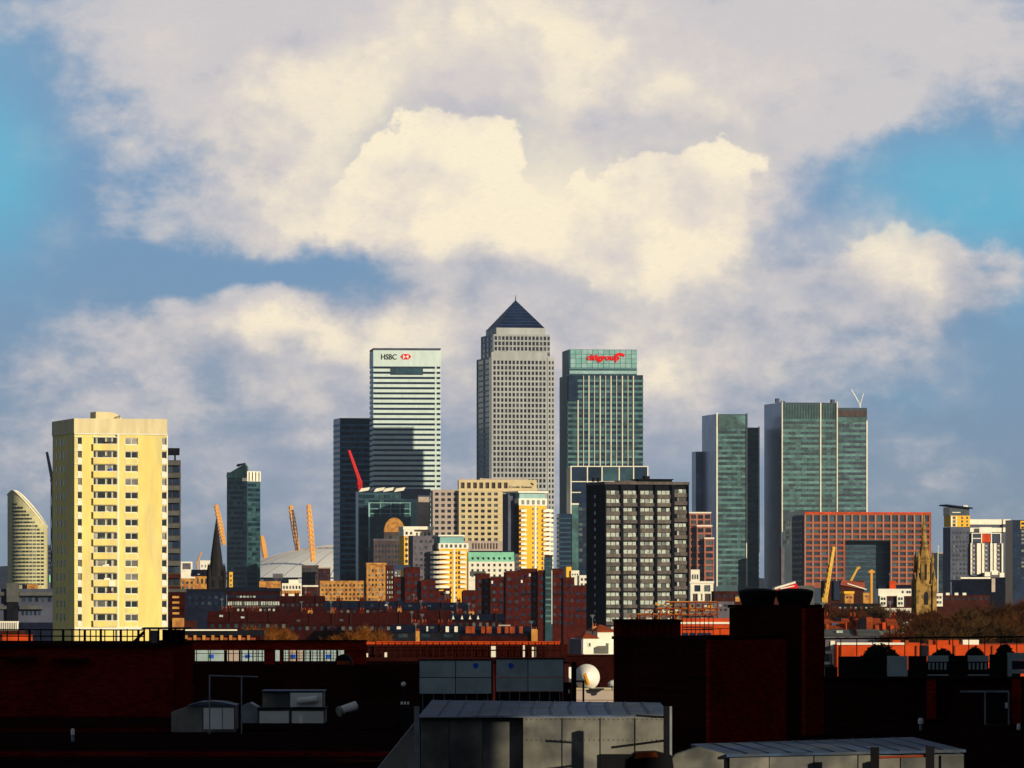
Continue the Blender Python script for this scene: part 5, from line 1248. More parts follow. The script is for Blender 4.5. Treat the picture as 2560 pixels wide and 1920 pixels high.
for i, (px, yt, D, w_) in enumerate([(2072, 1500, 1500, 'back row, leftmost'), (2120, 1508, 1450, 'back row, second from left'), (2168, 1504, 1480, 'back row, third from left'), (2205, 1512, 1440, 'back row, fourth from left'), (2090, 1520, 1300, 'front row, leftmost'), (2150, 1524, 1300, 'front row, second from left'), (2216, 1514, 1500, 'at the left foot of the white terrace'), (2250, 1517, 1480, 'before the middle of the white terrace'), (2282, 1514, 1460, 'between white terrace and church tower'), (2338, 1516, 1440, 'below the white bay-fronted house')]):
    tree(TV[(i + 1) % 3], px, yt, D, 'brown leafless tree by the dark works, ' + w_ if i < 6 else 'brown leafless tree ' + w_, 'bare trees by the white terrace', (17, 18, 20)[i % 3], rt.uniform(0, 6), .9)
# aerials on the roofs
ra = random.Random(9)
for o in [o for o in COL.objects if o.get('category') == 'house']:
    ch = [c for c in o.children if c.name.startswith('chimney')]
    for c in ch[:2]:
        me = c.data; xs_ = [v.co.x for v in me.vertices]; zt = max(v.co.z for v in me.vertices); y = me.vertices[0].co.y
        mb = MB(); x_ = min(xs_); h = ra.uniform(1.6, 2.6)
        mb.bar((x_, y, zt - .3), (x_, y, zt + h), .05, k=4)
        for k in range(4): mb.bar((x_ - .5 + .1 * k, y, zt + h - .1 - .15 * k), (x_ + .5 - .1 * k, y, zt + h - .1 - .15 * k), .035, k=4)
        mb.obj('tv_aerial', 'galvanised', c)

# ---------------------------------------------------------------- unseen block added behind and right of the camera to shade the near roofs
r_ = thing('shade_block', 'tall unseen brick block with a long side wing, added to shade the near roofs', 'shade block', (0, -4, 0))
MB().box(-42, 36, -22, 0, 0, 33).obj('lower_wall', 'shade_block_brick', r_)
MB().box(-42, 36, -22, -3.5, 33.01, 62).obj('upper_wall', 'shade_block_brick', r_)
MB().box(-42.3, 36.3, -22.3, -3.2, 62.01, 62.8).obj('parapet', 'coping', r_)
wy0, wy1 = 4.1, 204
MB().box(30, 36, wy0, 97.8, 0, 62).obj('shade_wing', 'shade_block_brick', r_); MB().box(30, 36, 113.5, wy1, 0, 62).obj('shade_wing', 'shade_block_brick', r_)
MB().box(30.01, 35.99, 97.81, 113.49, 0, 36.0).obj('slot_sill', 'shade_block_brick', r_); MB().box(30.01, 35.99, 97.81, 113.49, 43.2, 62).obj('slot_head', 'shade_block_brick', r_)  # gap left in the wing to aim a sun patch at the duct housings
win = MB()
for k in range(15):
    for j in range(44):
        y = 8 + j * 4.4
        if 95.5 < y + 1.2 < 116: continue
        win.box(29.93, 29.99, y, y + 2.4, 2 + k * 4, 4.2 + k * 4)
    for j in range(16): win.box(-40 + j * 4.7, -37.6 + j * 4.7, .01, .06, 2 + k * 4, 4.2 + k * 4) if k < 7 else win.box(-40 + j * 4.7, -37.6 + j * 4.7, -3.49, -3.44, 2 + k * 4, 4.2 + k * 4)
kind(win.obj('window', 'office_glass', r_), 'stuff')

RZ = 30.5
def at(px, D): return X(px, D)
class N:
    """a near thing placed on the roof at distance D; boxes are given in photo columns and rows"""
    def __init__(s, name, label, cat, D, pxc, base=RZ, group=None, rz=0.0):
        s.D, s.k, s.pxc, s.base = D, D / F, pxc, base
        s.root = thing(name, label, cat, (X(pxc, D), D, base), rz, group)
    def x(s, px): return (px - s.pxc) * s.k
    def z(s, py): return Z(py, s.D) - s.base
    def box(s, name, m, x0, x1, ya, yb, y0=0.0, y1=.3, parent=None):
        return MB().box(s.x(x0), s.x(x1), y0, y1, max(0.0, s.z(yb)) if yb is not None else 0.0, s.z(ya)).obj(name, m, parent or s.root)
    def bars(s, name, m, segs, r=.03, y=0.0):
        mb = MB()
        for (xa, ya), (xb, yb) in segs: mb.bar((s.x(xa), y, s.z(ya)), (s.x(xb), y, s.z(yb)), r, k=6)
        return mb.obj(name, m, s.root)

# ---------------------------------------------------------------- near building: roof deck, plant rooms, chimney shaft
r_ = thing('brick_warehouse', 'dark brick building whose flat roof with plant rooms fills the foreground', 'building', (0, 60, 0))
def nb(name, m, x0, x1, ya, yb, D, depth, z0=None):
    return MB().box(X(x0, D), X(x1, D), D - 60, D - 60 + depth, (RZ + .005) if z0 is None else z0, Z(ya, D)).obj(name, m, r_)
MB().box(-28, 22, 0, 152, 0, RZ).obj('wall', 'near_dark_shade_brick', r_)
MB().box(-28.4, 22.4, -.4, 152.4, RZ - .5, RZ + .003).obj('roof_deck', 'felt', r_)
nb('plant_room', 'near_brick', -120, 432, 1616, None, 190, 12)
nb('coping', 'coping', -124, 436, 1611.5, None, 189.8, 12.6, Z(1616, 190) + .004)
nb('dark_band', 'near_dark_shade_brick', -120, 430, 1800, None, 186.8, 3.15)
nb('low_wall', 'near_brick', -120, 480, 1818, None, 171, .45)
nb('low_coping', 'coping', -122, 484, 1814.5, None, 170.9, .7, Z(1818, 171) + .004)
nb('roof_step', 'felt', 480, 980, 1822, None, 171, 10)
nb('parapet', 'near_brick', -200, 1040, 1880, None, 146, .4)
for px, yt in ((0, 1642), (130, 1646)): nb('hood', 'coping', px, px + 90, yt, None, 189.3, .6, Z(yt + 7, 189.3))
# penthouse and shaft stand corner-on; shade of left faces painted as darker brick
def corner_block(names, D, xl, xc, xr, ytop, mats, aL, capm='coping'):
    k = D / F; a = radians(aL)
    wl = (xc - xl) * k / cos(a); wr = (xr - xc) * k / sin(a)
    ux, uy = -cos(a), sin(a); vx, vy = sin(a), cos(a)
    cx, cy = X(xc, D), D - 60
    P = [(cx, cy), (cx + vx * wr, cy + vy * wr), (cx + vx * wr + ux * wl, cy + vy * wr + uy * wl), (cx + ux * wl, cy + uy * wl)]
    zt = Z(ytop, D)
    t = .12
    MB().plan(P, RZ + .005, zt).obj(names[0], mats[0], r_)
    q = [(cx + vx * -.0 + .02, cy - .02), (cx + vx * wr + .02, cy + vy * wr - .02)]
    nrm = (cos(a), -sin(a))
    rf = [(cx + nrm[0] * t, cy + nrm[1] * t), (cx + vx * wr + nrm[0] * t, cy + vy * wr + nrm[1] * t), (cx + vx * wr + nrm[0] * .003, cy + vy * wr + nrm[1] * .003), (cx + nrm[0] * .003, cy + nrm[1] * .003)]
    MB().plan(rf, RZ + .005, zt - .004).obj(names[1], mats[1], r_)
    c = (sum(p[0] for p in P) / 4, sum(p[1] for p in P) / 4)
    big = [(c[0] + (p[0] - c[0]) * 1.04, c[1] + (p[1] - c[1]) * 1.04) for p in P]
    MB().plan(big, zt + .003, zt + .09).obj('coping', capm, r_)
    return P, zt
P1, z1 = corner_block(('penthouse', 'penthouse_side'), 158, 1541, 1765, 1969, 1600, ('near_dark_shade_brick', 'near_brick_red'), 40)
P2, z2 = corner_block(('chimney_shaft', 'shaft_side'), 166, 1826, 2004, 2059, 1520, ('near_dark_shade_brick', 'near_brick_red'), 22)
nb('rear_plant_room', 'near_brick', 1540, 1702, 1555, None, 200, 5); nb('rear_coping', 'coping', 1537, 1706, 1550, None, 199.8, 5.4, Z(1555, 200) + .004)
for k in range(9): nb('rib', 'coping', 1556 + 15 * k, 1558 + 15 * k, 1558, None, 199.9, .1)
nb('right_wall', 'near_dark_shade_brick', 2058, 2700, 1697, None, 180, .5); nb('right_coping', 'coping', 2056, 2704, 1692, None, 179.8, .9, Z(1697, 180) + .004)
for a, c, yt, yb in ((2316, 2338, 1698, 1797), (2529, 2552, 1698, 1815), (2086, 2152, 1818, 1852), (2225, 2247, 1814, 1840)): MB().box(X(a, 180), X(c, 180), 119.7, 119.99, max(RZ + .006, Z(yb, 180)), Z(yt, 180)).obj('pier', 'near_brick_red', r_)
# door in the right wall
dr = MB()
for (xa, xb, ya, yb) in ((2400, 2522, 1726, 1731), (2460, 2464, 1731, 1832), (2462, 2522, 1831, 1834), (2519, 2523, 1731, 1832)): dr.box(X(xa, 179), X(xb, 179), 119 - .15, 119 - .05, max(RZ + .006, Z(yb, 179)), Z(ya, 179))
d_ = dr.obj('door_frame', 'galvanised', r_)
MB().box(X(2464.5, 179), X(2518.5, 179), 119 - .1, 119 - .06, RZ + .01, Z(1731.5, 179)).obj('door', 'black_metal', d_)
MB().box(X(2512, 179), X(2517, 179), 119 - .3, 119 - .12, Z(1770, 179), Z(1756, 179)).obj('lamp', 'dull_white', d_)

# ---------------------------------------------------------------- chimney cowls
pc = [(P2[0][i] + P2[1][i] + P2[2][i] + P2[3][i]) / 4 for i in (0, 1)]
for px, lb in ((1893, 'black funnel-shaped chimney cowl, left of the two on the brick shaft'), (1987, 'black funnel-shaped chimney cowl, right of the two on the brick shaft')):
    D = 60 + pc[1]; t_ = thing('chimney_cowl', lb, 'chimney cowl', (X(px, D), D - (.15 if px < 1900 else -.15), z2 + .092), 0, 'cowls on the brick chimney shaft')
    k = D / F
    MB().lathe([(.46, 0), (.50, .10), (.55, .24), (.565, .34), (.565, .38)], k=20).obj('funnel', 'black_metal', t_, smooth=False)
    MB().lathe([(.57, .381), (.55, .42), (.38, .47), (.16, .49)], k=20).obj('rim_cap', 'black_metal', t_)

# ---------------------------------------------------------------- duct housing and neighbours
n_ = N('duct_housing', 'long sheet-metal duct housing, dark at left and sunlit at right, bottom centre', 'duct housing', 130, 1360)
mb = MB(); zf, zb = n_.z(1791), n_.z(1779)
n_.box('body', 'zinc', 1052, 1672, 1792, None, .05, 6)
mb.v = [(n_.x(1046), -.12, zf), (n_.x(1676), -.12, zf + .05), (n_.x(1668), 6.2, zb + .08), (n_.x(1070), 6.2, zb + .14)]
mb.v += [(x, y, z_ - .05) for x, y, z_ in mb.v]; mb.f = [(0, 1, 2, 3), (7, 6, 5, 4), (0, 4, 5, 1), (1, 5, 6, 2), (2, 6, 7, 3), (3, 7, 4, 0)]
mb.obj('lid', 'zinc_sky_tint', n_.root)
for k in range(1, 13): xa = n_.x(1046 + 630 * k / 13); xb = n_.x(1070 + 598 * k / 13); MB().bar((xa, -.1, zf + .02 + .05 * k / 13), (xb, 6.15, zb + .15 - .06 * k / 13), .012, k=4).obj('standing_seam', 'zinc_sky_tint', n_.root)
n_.box('drip_edge', 'galvanised', 1046, 1676, 1791, 1793.2, -.345, -.13)
fx_ = MB()
for px in range(1316, 1668, 12):
    for py in (1799, 1850): fx_.box(n_.x(px), n_.x(px) + .018, -.332, -.321, n_.z(py), n_.z(py) + .018)
kind(fx_.obj('rivet', 'black_metal', n_.root), 'stuff')
for a, c in ((1054, 1122), (1124, 1206), (1208, 1306)): n_.box('dark_panel', 'zinc', a, c, 1797, None, 0, .045)
for a, c in ((1308, 1404), (1406, 1499), (1501, 1585), (1588, 1668)): n_.box('panel', 'zinc', a, c, 1794, None, -.32, -.02)
for px in (1405, 1500, 1586.5): n_.box('seam', 'black_metal', px - .5, px + .5, 1796, None, -.335, -.325)
mb = MB(); mb.prism([(n_.x(925), 0), (n_.x(1050), 0), (n_.x(1050), n_.z(1790))], .1, 5.5); mb.obj('end_slope', 'zinc', n_.root)
n_.box('base_flashing', 'black_metal', 1500, 1668, 1884, None, -.4, -.33)
n_ = N('steel_post', 'grey steel post at the left end of the duct housing', 'post', 127, 1041); n_.box('post', 'galvanised', 1035, 1048, 1769, None, 0, .12); n_.box('cap', 'galvanised', 1034, 1049, 1767, 1769, -.02, .14)
n_ = N('steel_post', 'dark pale-edged steel post with two bars, right end of the duct housing', 'post', 127.6, 1669); n_.box('post', 'black_metal', 1659, 1674, 1766, None, 0, .14); n_.box('edge', 'galvanised', 1674.2, 1680, 1766, None, 0, .1); n_.bars('upper_bar', 'black_metal', (((1590, 1789), (1659, 1793)),), .025, .05); n_.bars('lower_bar', 'black_metal', (((1528, 1869), (1659, 1852)),), .028, .05)
n_ = N('rusty_hood', 'dark machine hood with a rusty red top between the two metal housings', 'hood', 126.5, 1625)
mb = MB(); mb.prism([(n_.x(1560), 0), (n_.x(1690), 0), (n_.x(1680), n_.z(1890)), (n_.x(1640), n_.z(1880)), (n_.x(1590), n_.z(1882)), (n_.x(1565), n_.z(1900))], 0, 1.2); mb.obj('body', 'black_metal', n_.root)
mb = MB(); mb.prism([(n_.x(1586), n_.z(1896)), (n_.x(1645), n_.z(1892)), (n_.x(1640), n_.z(1879)), (n_.x(1590), n_.z(1881))], -.08, -.004); mb.obj('top', 'rust', n_.root)

n_ = N('low_duct', 'low grey metal roof duct with a bluish lid and a sloping left end, bottom right', 'duct housing', 129, 2060)
n_.box('body', 'zinc', 1822, 2410, 1886, None, .03, 5)
mb = MB(); mb.v = [(n_.x(1816), -.1, n_.z(1886)), (n_.x(2414), -.1, n_.z(1874)), (n_.x(2322), 5.2, n_.z(1858)), (n_.x(1745), 5.2, n_.z(1876))]
mb.v += [(x, y, z_ - .06) for x, y, z_ in mb.v]; mb.f = [(0, 1, 2, 3), (7, 6, 5, 4), (0, 4, 5, 1), (1, 5, 6, 2), (2, 6, 7, 3), (3, 7, 4, 0)]; mb.obj('lid', 'zinc_sky_tint', n_.root)
for k in range(1, 11): t = k / 11; xa = n_.x(1816 + 598 * t); xb = n_.x(1745 + 577 * t); MB().bar((xa, -.08, n_.z(1886 - 12 * t) + .015), (xb, 5.15, n_.z(1876 - 18 * t) + .01), .011, k=4).obj('standing_seam', 'zinc_sky_tint', n_.root)
for a, c in ((1824, 1922), (1924, 2033), (2036, 2143), (2146, 2249), (2252, 2318), (2353, 2409)): n_.box('panel', 'zinc', a, c, 1888, None, -.03, .025)
mb = MB(); mb.prism([(n_.x(1640), 0), (n_.x(1819), 0), (n_.x(1819), n_.z(1887)), (n_.x(1745), n_.z(1868)), (n_.x(1690), n_.z(1886))], .1, .75); mb.obj('end_slope', 'zinc', n_.root)
n_ = N('access_frame', 'dark two-legged access frame with a rusty crossbar before the low duct', 'frame', 127.6, 2256); n_.box('leg', 'black_metal', 2177, 2198, 1868, None, 0, .15); n_.box('leg', 'black_metal', 2315, 2336, 1866, None, 0, .15); n_.bars('crossbar', 'rust', (((2198, 1894), (2315, 1890)),), .03, .08)

# ---------------------------------------------------------------- air handling units
def slats(n, x0, x1, ya, yb, m, k=5, y=0.0, name='panel'):
    n.box(name, m, x0, x1, ya, yb, y - .05, y)
n_ = N('air_unit', 'small grey air-handling unit with a curved hood, left on the roof', 'air unit', 170, 510)
n_.box('body', 'zinc', 507, 588, 1764, None, 0, 2)
for a, c in ((509, 524), (526, 555), (557, 585)): n_.box('panel', 'dull_white', a, c, 1770, 1823, -.05, -.004)
mb = MB(); mb.prism([(n_.x(428), 0), (n_.x(506), 0), (n_.x(506), n_.z(1762)), (n_.x(470), n_.z(1766)), (n_.x(428), n_.z(1780))], 0, 1.8); mb.obj('hood', 'zinc', n_.root)
mb = MB(); mb.prism([(n_.x(466), n_.z(1764)), (n_.x(590), n_.z(1763)), (n_.x(560), n_.z(1756)), (n_.x(530), n_.z(1753.5)), (n_.x(498), n_.z(1755))], -.1, 2.1); mb.obj('lid', 'zinc_sky_tint', n_.root)
n_ = N('air_unit', 'large grey air-handling unit of four stacked boxes with a duct drum', 'air unit', 178, 720)
for a, c in ((646, 725), (727, 812)): n_.box('lower_box', 'zinc', a, c, 1773, None, 0, 2); n_.box('panel', 'dull_white', a + 3, c - 3, 1778, 1815, -.04, -.004)
n_.box('frame_bar', 'black_metal', 644, 815, 1769, 1773, -.08, 2.05)
n_.box('upper_box', 'zinc', 656, 723, 1731, 1769, .1, 1.9); n_.box('upper_box', 'zinc', 724, 808, 1729, 1769, -.05, 1.9); n_.box('panel', 'dull_white', 726, 806, 1732, 1767, -.09, -.055)
mb = MB(); mb.bar((n_.x(744), -.28, n_.z(1752)), (n_.x(794), -.28, n_.z(1747)), .11, k=14); mb.obj('duct_drum', 'dull_white', n_.root)
n_.box('lid', 'zinc_sky_tint', 654, 811, 1726.5, 1729, -.1, 2); n_.box('label_plate', 'tank_white', 748, 758, 1789, 1808, -.06, -.042)
mb = MB(); mb.prism([(n_.x(604), 0), (n_.x(644), 0), (n_.x(644), n_.z(1769)), (n_.x(625), n_.z(1757)), (n_.x(606), n_.z(1764))], 0, 1.7); mb.obj('hood', 'galvanised', n_.root)
n_ = N('vent_pipe', 'stubby white cylinder lying tilted with its dark mouth to the left', 'vent pipe', 176, 866)
mb = MB(); mb.bar((n_.x(853), 0, n_.z(1777)), (n_.x(890), .2, n_.z(1764)), .145, k=16); mb.obj('pipe', 'dull_white', n_.root); mb = MB(); mb.bar((n_.x(846), -.05, n_.z(1780)), (n_.x(852.6), 0, n_.z(1777.2)), .16, k=16); mb.obj('mouth', 'zinc', n_.root)
MB().box(n_.x(862), n_.x(870), -.05, .1, 0, n_.z(1779)).obj('stand', 'black_metal', n_.root)
n_ = N('pipe_frame', 'thin pale pipe frame standing over the two air units', 'pipe frame', 168, 570); n_.bars('upright', 'galvanised', (((524, 1835), (524, 1689)),), .022); n_.bars('upright', 'galvanised', (((604, 1835), (604, 1692)),), .02); n_.bars('crossbar', 'galvanised', (((522, 1689), (645, 1692)),), .02)
for px, py, D, lb, sz in ((182, 1835, 160, 'tiny white vent stub on the dark roof at far left', 5), (2302, 1808, 172, 'small pale vent on the roof before the right brick pier', 7), (2547, 1822, 172, 'small pale vent beside the door at the right edge', 5)):
    n_ = N('roof_vent', lb, 'roof vent', D, px); h = n_.z(py); MB().lathe([(.05, 0), (.05, h - .02)], k=8).obj('pipe', 'galvanised', n_.root); MB().lathe([(sz * n_.k, h - .02), (sz * n_.k, h + .1), (sz * n_.k * .6, h + .16)], k=10).obj('cap', 'dull_white', n_.root)
n_ = N('bollard_lamp', 'dark lamp post with a small pale globe left of the screens', 'lamp', 172, 1009); n_.bars('post', 'black_metal', (((1009, 1850), (1009, 1716)),), .05); MB().lathe([(.02, -.07), (.07, -.03), (.08, .03), (.03, .08)], 0, 0, 10).obj('globe', 'dull_white', n_.root, (0, 0, n_.z(1711))); n_.box('control_box', 'black_metal', 998, 1026, 1768, 1830, -.1, .3)
for k in range(3): n_.box('white_tag', 'tank_white', 1002 + 8 * k, 1007 + 8 * k, 1754, 1761, -.13, -.105)

# ---------------------------------------------------------------- plant screens
for xs_, lb, dot, rz in (((1049, 1139, 1228), 'left grey four-panel plant screen with a blue disc, behind the duct housing', 1189, 3), ((1241, 1320, 1408), 'right grey four-panel plant screen with a blue disc, beside the white dish', 1277, 3)):
    n_ = N('plant_screen', lb, 'screen', 186, (xs_[0] + xs_[2]) / 2, rz=radians(rz))
    y0 = 1651 if xs_[0] < 1100 else 1648; y1 = 1694; y2 = 1734 if xs_[0] < 1100 else 1728
    for a, c in ((xs_[0], xs_[1] - 1), (xs_[1] + 1, xs_[2])):
        n_.box('panel', 'louvre', a, c, y0, y1 - 1, 0, .06); n_.box('panel', 'louvre', a, c, y1 + 1, y2, 0, .06)
    n_.box('top_rail', 'black_metal', xs_[0] - 3, xs_[2] + 3, y0 - 3, y0, -.03, .1)
    for px in (xs_[0] - 2, xs_[1], xs_[2] + 2, (xs_[0] + xs_[1]) / 2, (xs_[1] + xs_[2]) / 2): n_.box('post', 'black_metal', px - .8, px + .8, y0, None, .07, .14)
    for k in range(7): px = xs_[0] + 8 + k * (xs_[2] - xs_[0] - 16) / 6; n_.bars('strut', 'galvanised', (((px, y2 + 1), (px, 1800)),), .012, .1)
    mb = MB(); mb.bar((n_.x(dot), -.03, n_.z(1664)), (n_.x(dot), -.004, n_.z(1664)), 6.5 * n_.k, k=16); mb.obj('blue_disc', 'blue_badge', n_.root)
    n_.box('back_plate', 'black_metal', xs_[0], xs_[2], y2 + 2, None, .3, .34)
n_ = N('dark_mast', 'dark square mast between the right plant screen and the white dish', 'mast', 190, 1427); n_.box('post', 'black_metal', 1429, 1441, 1655, None, 0, .15); n_.box('cabinet', 'black_metal', 1408, 1428, 1706, None, 0, .3); n_.box('gate_post', 'black_metal', 1456, 1461, 1702, None, 0, .08); n_.bars('gate_rail', 'black_metal', (((1441, 1703), (1461, 1703)),), .03, .04)
n_.box('light_plate', 'tank_white', 1421, 1424, 1724, 1733, -.05, -.005); n_.box('light_plate', 'tank_white', 1421, 1424, 1757, 1763, -.05, -.005)

# ---------------------------------------------------------------- sunlit things just beyond the shade
def wb(name, label, cat, D, x0, x1, ytop, m, depth=8, **kw): return B(name, label, cat, D, x0 - 3, x0, x1, 0, depth=depth, **kw)
b = wb('tan_wall', 'sunlit tan wall below the white dish', 'wall', 290, 1440, 1556, 1723, None, 3); b.body(1724, 'pink_stone', 'wall'); b.box('coping', 'cream_parapet', -.1, b.w + .1, -.12, 3, b.z(1724) + .003, b.z(1721)); b.front('joint', 'brown_grey', 1441, 1555, 1749.5, 1751, .012)
D = 288; t_ = thing('satellite_dish', 'large white satellite dish with an orange feed arm, glowing in the sun', 'satellite dish', (X(1467, D), D + 3, Z(1724, D)))
rr_ = 33 * D / F; pr = [(rr_ * i / 8, .26 * (i / 8) ** 2) for i in range(8, 0, -1)] + [(.01, 0)]
dm = MB().lathe(pr, k=36); d_ = dm.obj('dish', 'tank_white', t_, smooth=True); d_.location = (0, -.3, Z(1696, D) - Z(1724, D)); d_.rotation_euler = (radians(84), 0, radians(8))
mb = MB(); mb.bar((-.08, -1.1, .75), (.12, -.5, .2), .10, .09, 6); mb.obj('feed_arm', 'mast_yellow', t_); MB().box(-.1, .1, .1, .35, 0, .7).obj('mount', 'galvanised', t_)
b = wb('white_locker', 'tall white locker between the plant screen and the white dish', 'locker', 292, 1407, 1428, 1668, None, 1.0, base=Z(1724, 292) - 6); b.body(1668, 'tank_white', 'body'); b.box('door', 'tank_white', .05, b.x(1420), -.03, -.003, .3, b.z(1670)); b.box('base', 'pink_stone', -.1, b.w + .1, -.1, 1.1, 0, .25)
n_ = N('globe_vent', 'small round turbine vent on the tan wall, beside the brick penthouse', 'roof vent', 289, 1534, Z(1724, 289)); MB().lathe([(.1, 0), (.12, .1), (.28, .2), (.3, .32), (.2, .45), (.05, .5)], k=14).obj('globe', 'dull_white', n_.root)

b = wb('dark_screen_wall', 'tall dark wall behind the white dish', 'wall', 299, 1392, 1562, 1637, None, 1.2); b.body(1640, 'near_dark_shade_brick', 'wall'); b.box('coping', 'coping', -.1, b.w + .1, -.1, 1.3, b.z(1640) + .003, b.z(1636.5))
# range with the gridded strip of windows
b = wb('strip_window_range', 'dark brick range with a gridded strip of pale windows and a red parapet', 'building', 228, 400, 1230, 1600, None, 1.0)
b.box('lower_wall', 'near_dark_shade_brick', 0, b.w, 0, 10, 0, b.z(1661)); b.box('parapet', 'near_brick_red', b.x(400), b.x(915), -.1, .9, b.z(1625.5), b.z(1603)); b.box('coping', 'coping', b.x(398), b.x(917), -.2, 1.0, b.z(1603) + .004, b.z(1600.5))
for a, c in ((400, 484), (660, 686), (699, 706), (862, 915)): b.box('pier', 'near_brick_red', b.x(a), b.x(c), .02, .9, b.z(1661) + .004, b.z(1625.5) - .004)
bars_v = [(486, 1), (491, .8), (525, .8), (564, 3), (571, 1), (583, .8), (599, 2.2), (604, 1.2), (621, 1.5), (632, 1.2), (645, 1), (655, 1)] + [(707 + 17.1 * k, 1.3 if k % 2 else 2) for k in range(10)] + [(713 + 17.1 * k, .6) for k in range(9)]
for px, w_ in bars_v: b.box('mullion', 'black_metal', b.x(px - w_), b.x(px + w_), .05, .25, b.z(1661) + .005, b.z(1626))
for py, a, c in ((1634, 486, 658), (1641, 603, 658), (1640, 707, 862), (1647, 707, 862), (1633, 707, 840)): b.box('transom', 'black_metal', b.x(a), b.x(c), .27, .4, b.z(py + .7), b.z(py - .7))
b2 = wb('pale_hoarding', 'pale blue-grey hoarding seen through the gridded strip windows', 'hoarding', 300, 440, 880, 1620, None, 4); b2.body(1619, 'mauve_grey', 'wall')
for k in range(11): b2.front('sheet', 'pink_stone' if k % 4 == 3 else 'louvre', 442 + 40 * k, 480 + 40 * k, 1621, 1700, .12)
for px in (530, 620, 734, 822): b2.front('blue_disc', 'blue_badge', px - 5, px + 5, 1636, 1645, .17)
n_ = N('arched_cowl', 'black arched roof cowl at the right end of the gridded windows', 'roof cowl', 224, 858, Z(1661, 228)); n = 10
mb = MB(); mb.prism([(.34, 0)] + [(.34 * cos(pi*i/n), .12 + .34 * sin(pi*i/n)) for i in range(n + 1)] + [(-.34, 0)], 0, 1.5); mb.obj('hood', 'black_metal', n_.root); MB().box(-.26, .26, -.03, -.004, .05, .2).obj('grille', 'rust', n_.root)
# wire fence on the sunlit parapet
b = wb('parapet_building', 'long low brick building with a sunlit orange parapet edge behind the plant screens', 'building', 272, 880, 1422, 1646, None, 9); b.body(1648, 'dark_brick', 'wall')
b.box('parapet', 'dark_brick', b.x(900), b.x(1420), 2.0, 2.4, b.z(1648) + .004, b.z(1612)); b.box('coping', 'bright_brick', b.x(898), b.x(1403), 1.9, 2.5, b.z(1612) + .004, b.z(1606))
for a, c, ya in ((1224, 1240, 1616), (1306, 1312, 1614), (1330, 1340, 1618), (910, 918, 1634), (960, 966, 1632)): b.box('white_bin', 'white_render', b.x(a), b.x(c), 1.2, 1.8, b.z(1646), b.z(ya))
b.box('chimney_stack', 'orange_brick', b.x(1330), b.x(1343), 3, 3.6, b.z(1648) + .004, b.z(1574)); b.box('dark_kerb', 'coping', -.2, b.w + .2, -.3, .4, b.z(1654), b.z(1643))
f_ = thing('wire_fence', 'rusty wire mesh fence glowing in the sun on the low parapet', 'fence', (X(1160, 272), 273.2, Z(1648, 272)))
fx = lambda px: (px - 1160) * 272 / F
fz = lambda py: Z(py, 272) - Z(1648, 272)
for k in range(30): px = 938 + 16 * k; MB().box(fx(px) - .03, fx(px) + .03, -.03, .03, 0, fz(1604)).obj('post', 'coping', f_)
for py in (1605, 1626): mb = MB(); mb.bar((fx(938), -.05, fz(py)), (fx(1402), -.05, fz(py)), .025); mb.obj('rail', 'bright_brick' if py < 1610 else 'coping', f_)
wm = MB()
for k in range(58): px = 938 + 8 * k; wm.box(fx(px) - .008, fx(px) + .008, .035, .05, 0, fz(1606))
for k in range(9): py = 1608 + 4.6 * k; wm.box(fx(938), fx(1402), .052, .066, fz(py) - .008, fz(py) + .008)
kind(wm.obj('wire_mesh', 'red_brick', f_), 'stuff')

# left: rail and cabin on the plant room
zt_ = Z(1611.5, 189.8) + .01
n_ = N('roof_railing', 'dark pipe railing with mixed posts along the left plant room, against the cream tower', 'railing', 192, 180, zt_)
for k, px in enumerate([-10, 18, 46, 74, 102, 130, 158, 180, 199, 212, 226, 240, 252, 262, 284, 302, 318, 332, 346]): n_.bars('post', 'black_metal', (((px, 1612.5), (px, 1572 + (k * 7) % 4)),), .022 if k % 3 else .045)
for py in (1574, 1590, 1603): n_.bars('rail', 'black_metal', (((-12, py), (362, py + 1)),), .022)
n_.bars('brace', 'black_metal', (((330, 1610), (360, 1580)),), .05); 
n_ = N('roof_cabin', 'dark metal roof cabin with a grey panel right of the pipe railing', 'cabin', 192, 412, zt_); n_.box('roof', 'black_metal', 354, 470, 1569, 1573, 0, 2.2)
for px in (358, 372, 394, 424, 436, 458): n_.box('post', 'black_metal', px, px + 4, 1573, None, .05, .2)
n_.box('panel', 'mauve_grey', 376.5, 393.5, 1576, 1608, .1, .18); n_.box('back_wall', 'black_metal', 398.5, 456, 1575, None, 1.6, 1.7); n_.box('shelf', 'coping', 438, 462, 1598, 1601, .3, 1.4)
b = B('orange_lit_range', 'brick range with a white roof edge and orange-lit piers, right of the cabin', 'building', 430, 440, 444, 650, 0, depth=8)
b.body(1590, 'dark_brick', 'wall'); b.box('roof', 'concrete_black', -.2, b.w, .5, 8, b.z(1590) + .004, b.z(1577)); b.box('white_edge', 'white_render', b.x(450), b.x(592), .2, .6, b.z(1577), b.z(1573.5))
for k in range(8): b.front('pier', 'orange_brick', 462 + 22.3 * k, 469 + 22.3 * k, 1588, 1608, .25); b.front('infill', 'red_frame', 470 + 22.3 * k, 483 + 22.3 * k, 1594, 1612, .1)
for a, c, y in ((500, 560, 1614), (670, 720, 1612), (770, 820, 1608)): b.box('white_ledge', 'white_render', b.x(a), b.x(c), -1.4, -1.0, b.z(y + 3), b.z(y)) 
b = wb('left_red_wall', 'short sunlit red wall behind the far-left pipe railing', 'wall', 520, 6, 80, 1588, None, .6); b.body(1586, 'bright_brick', 'wall'); b.box('coping', 'coping', -.1, b.w + .1, -.1, .7, b.z(1586) + .003, b.z(1584))

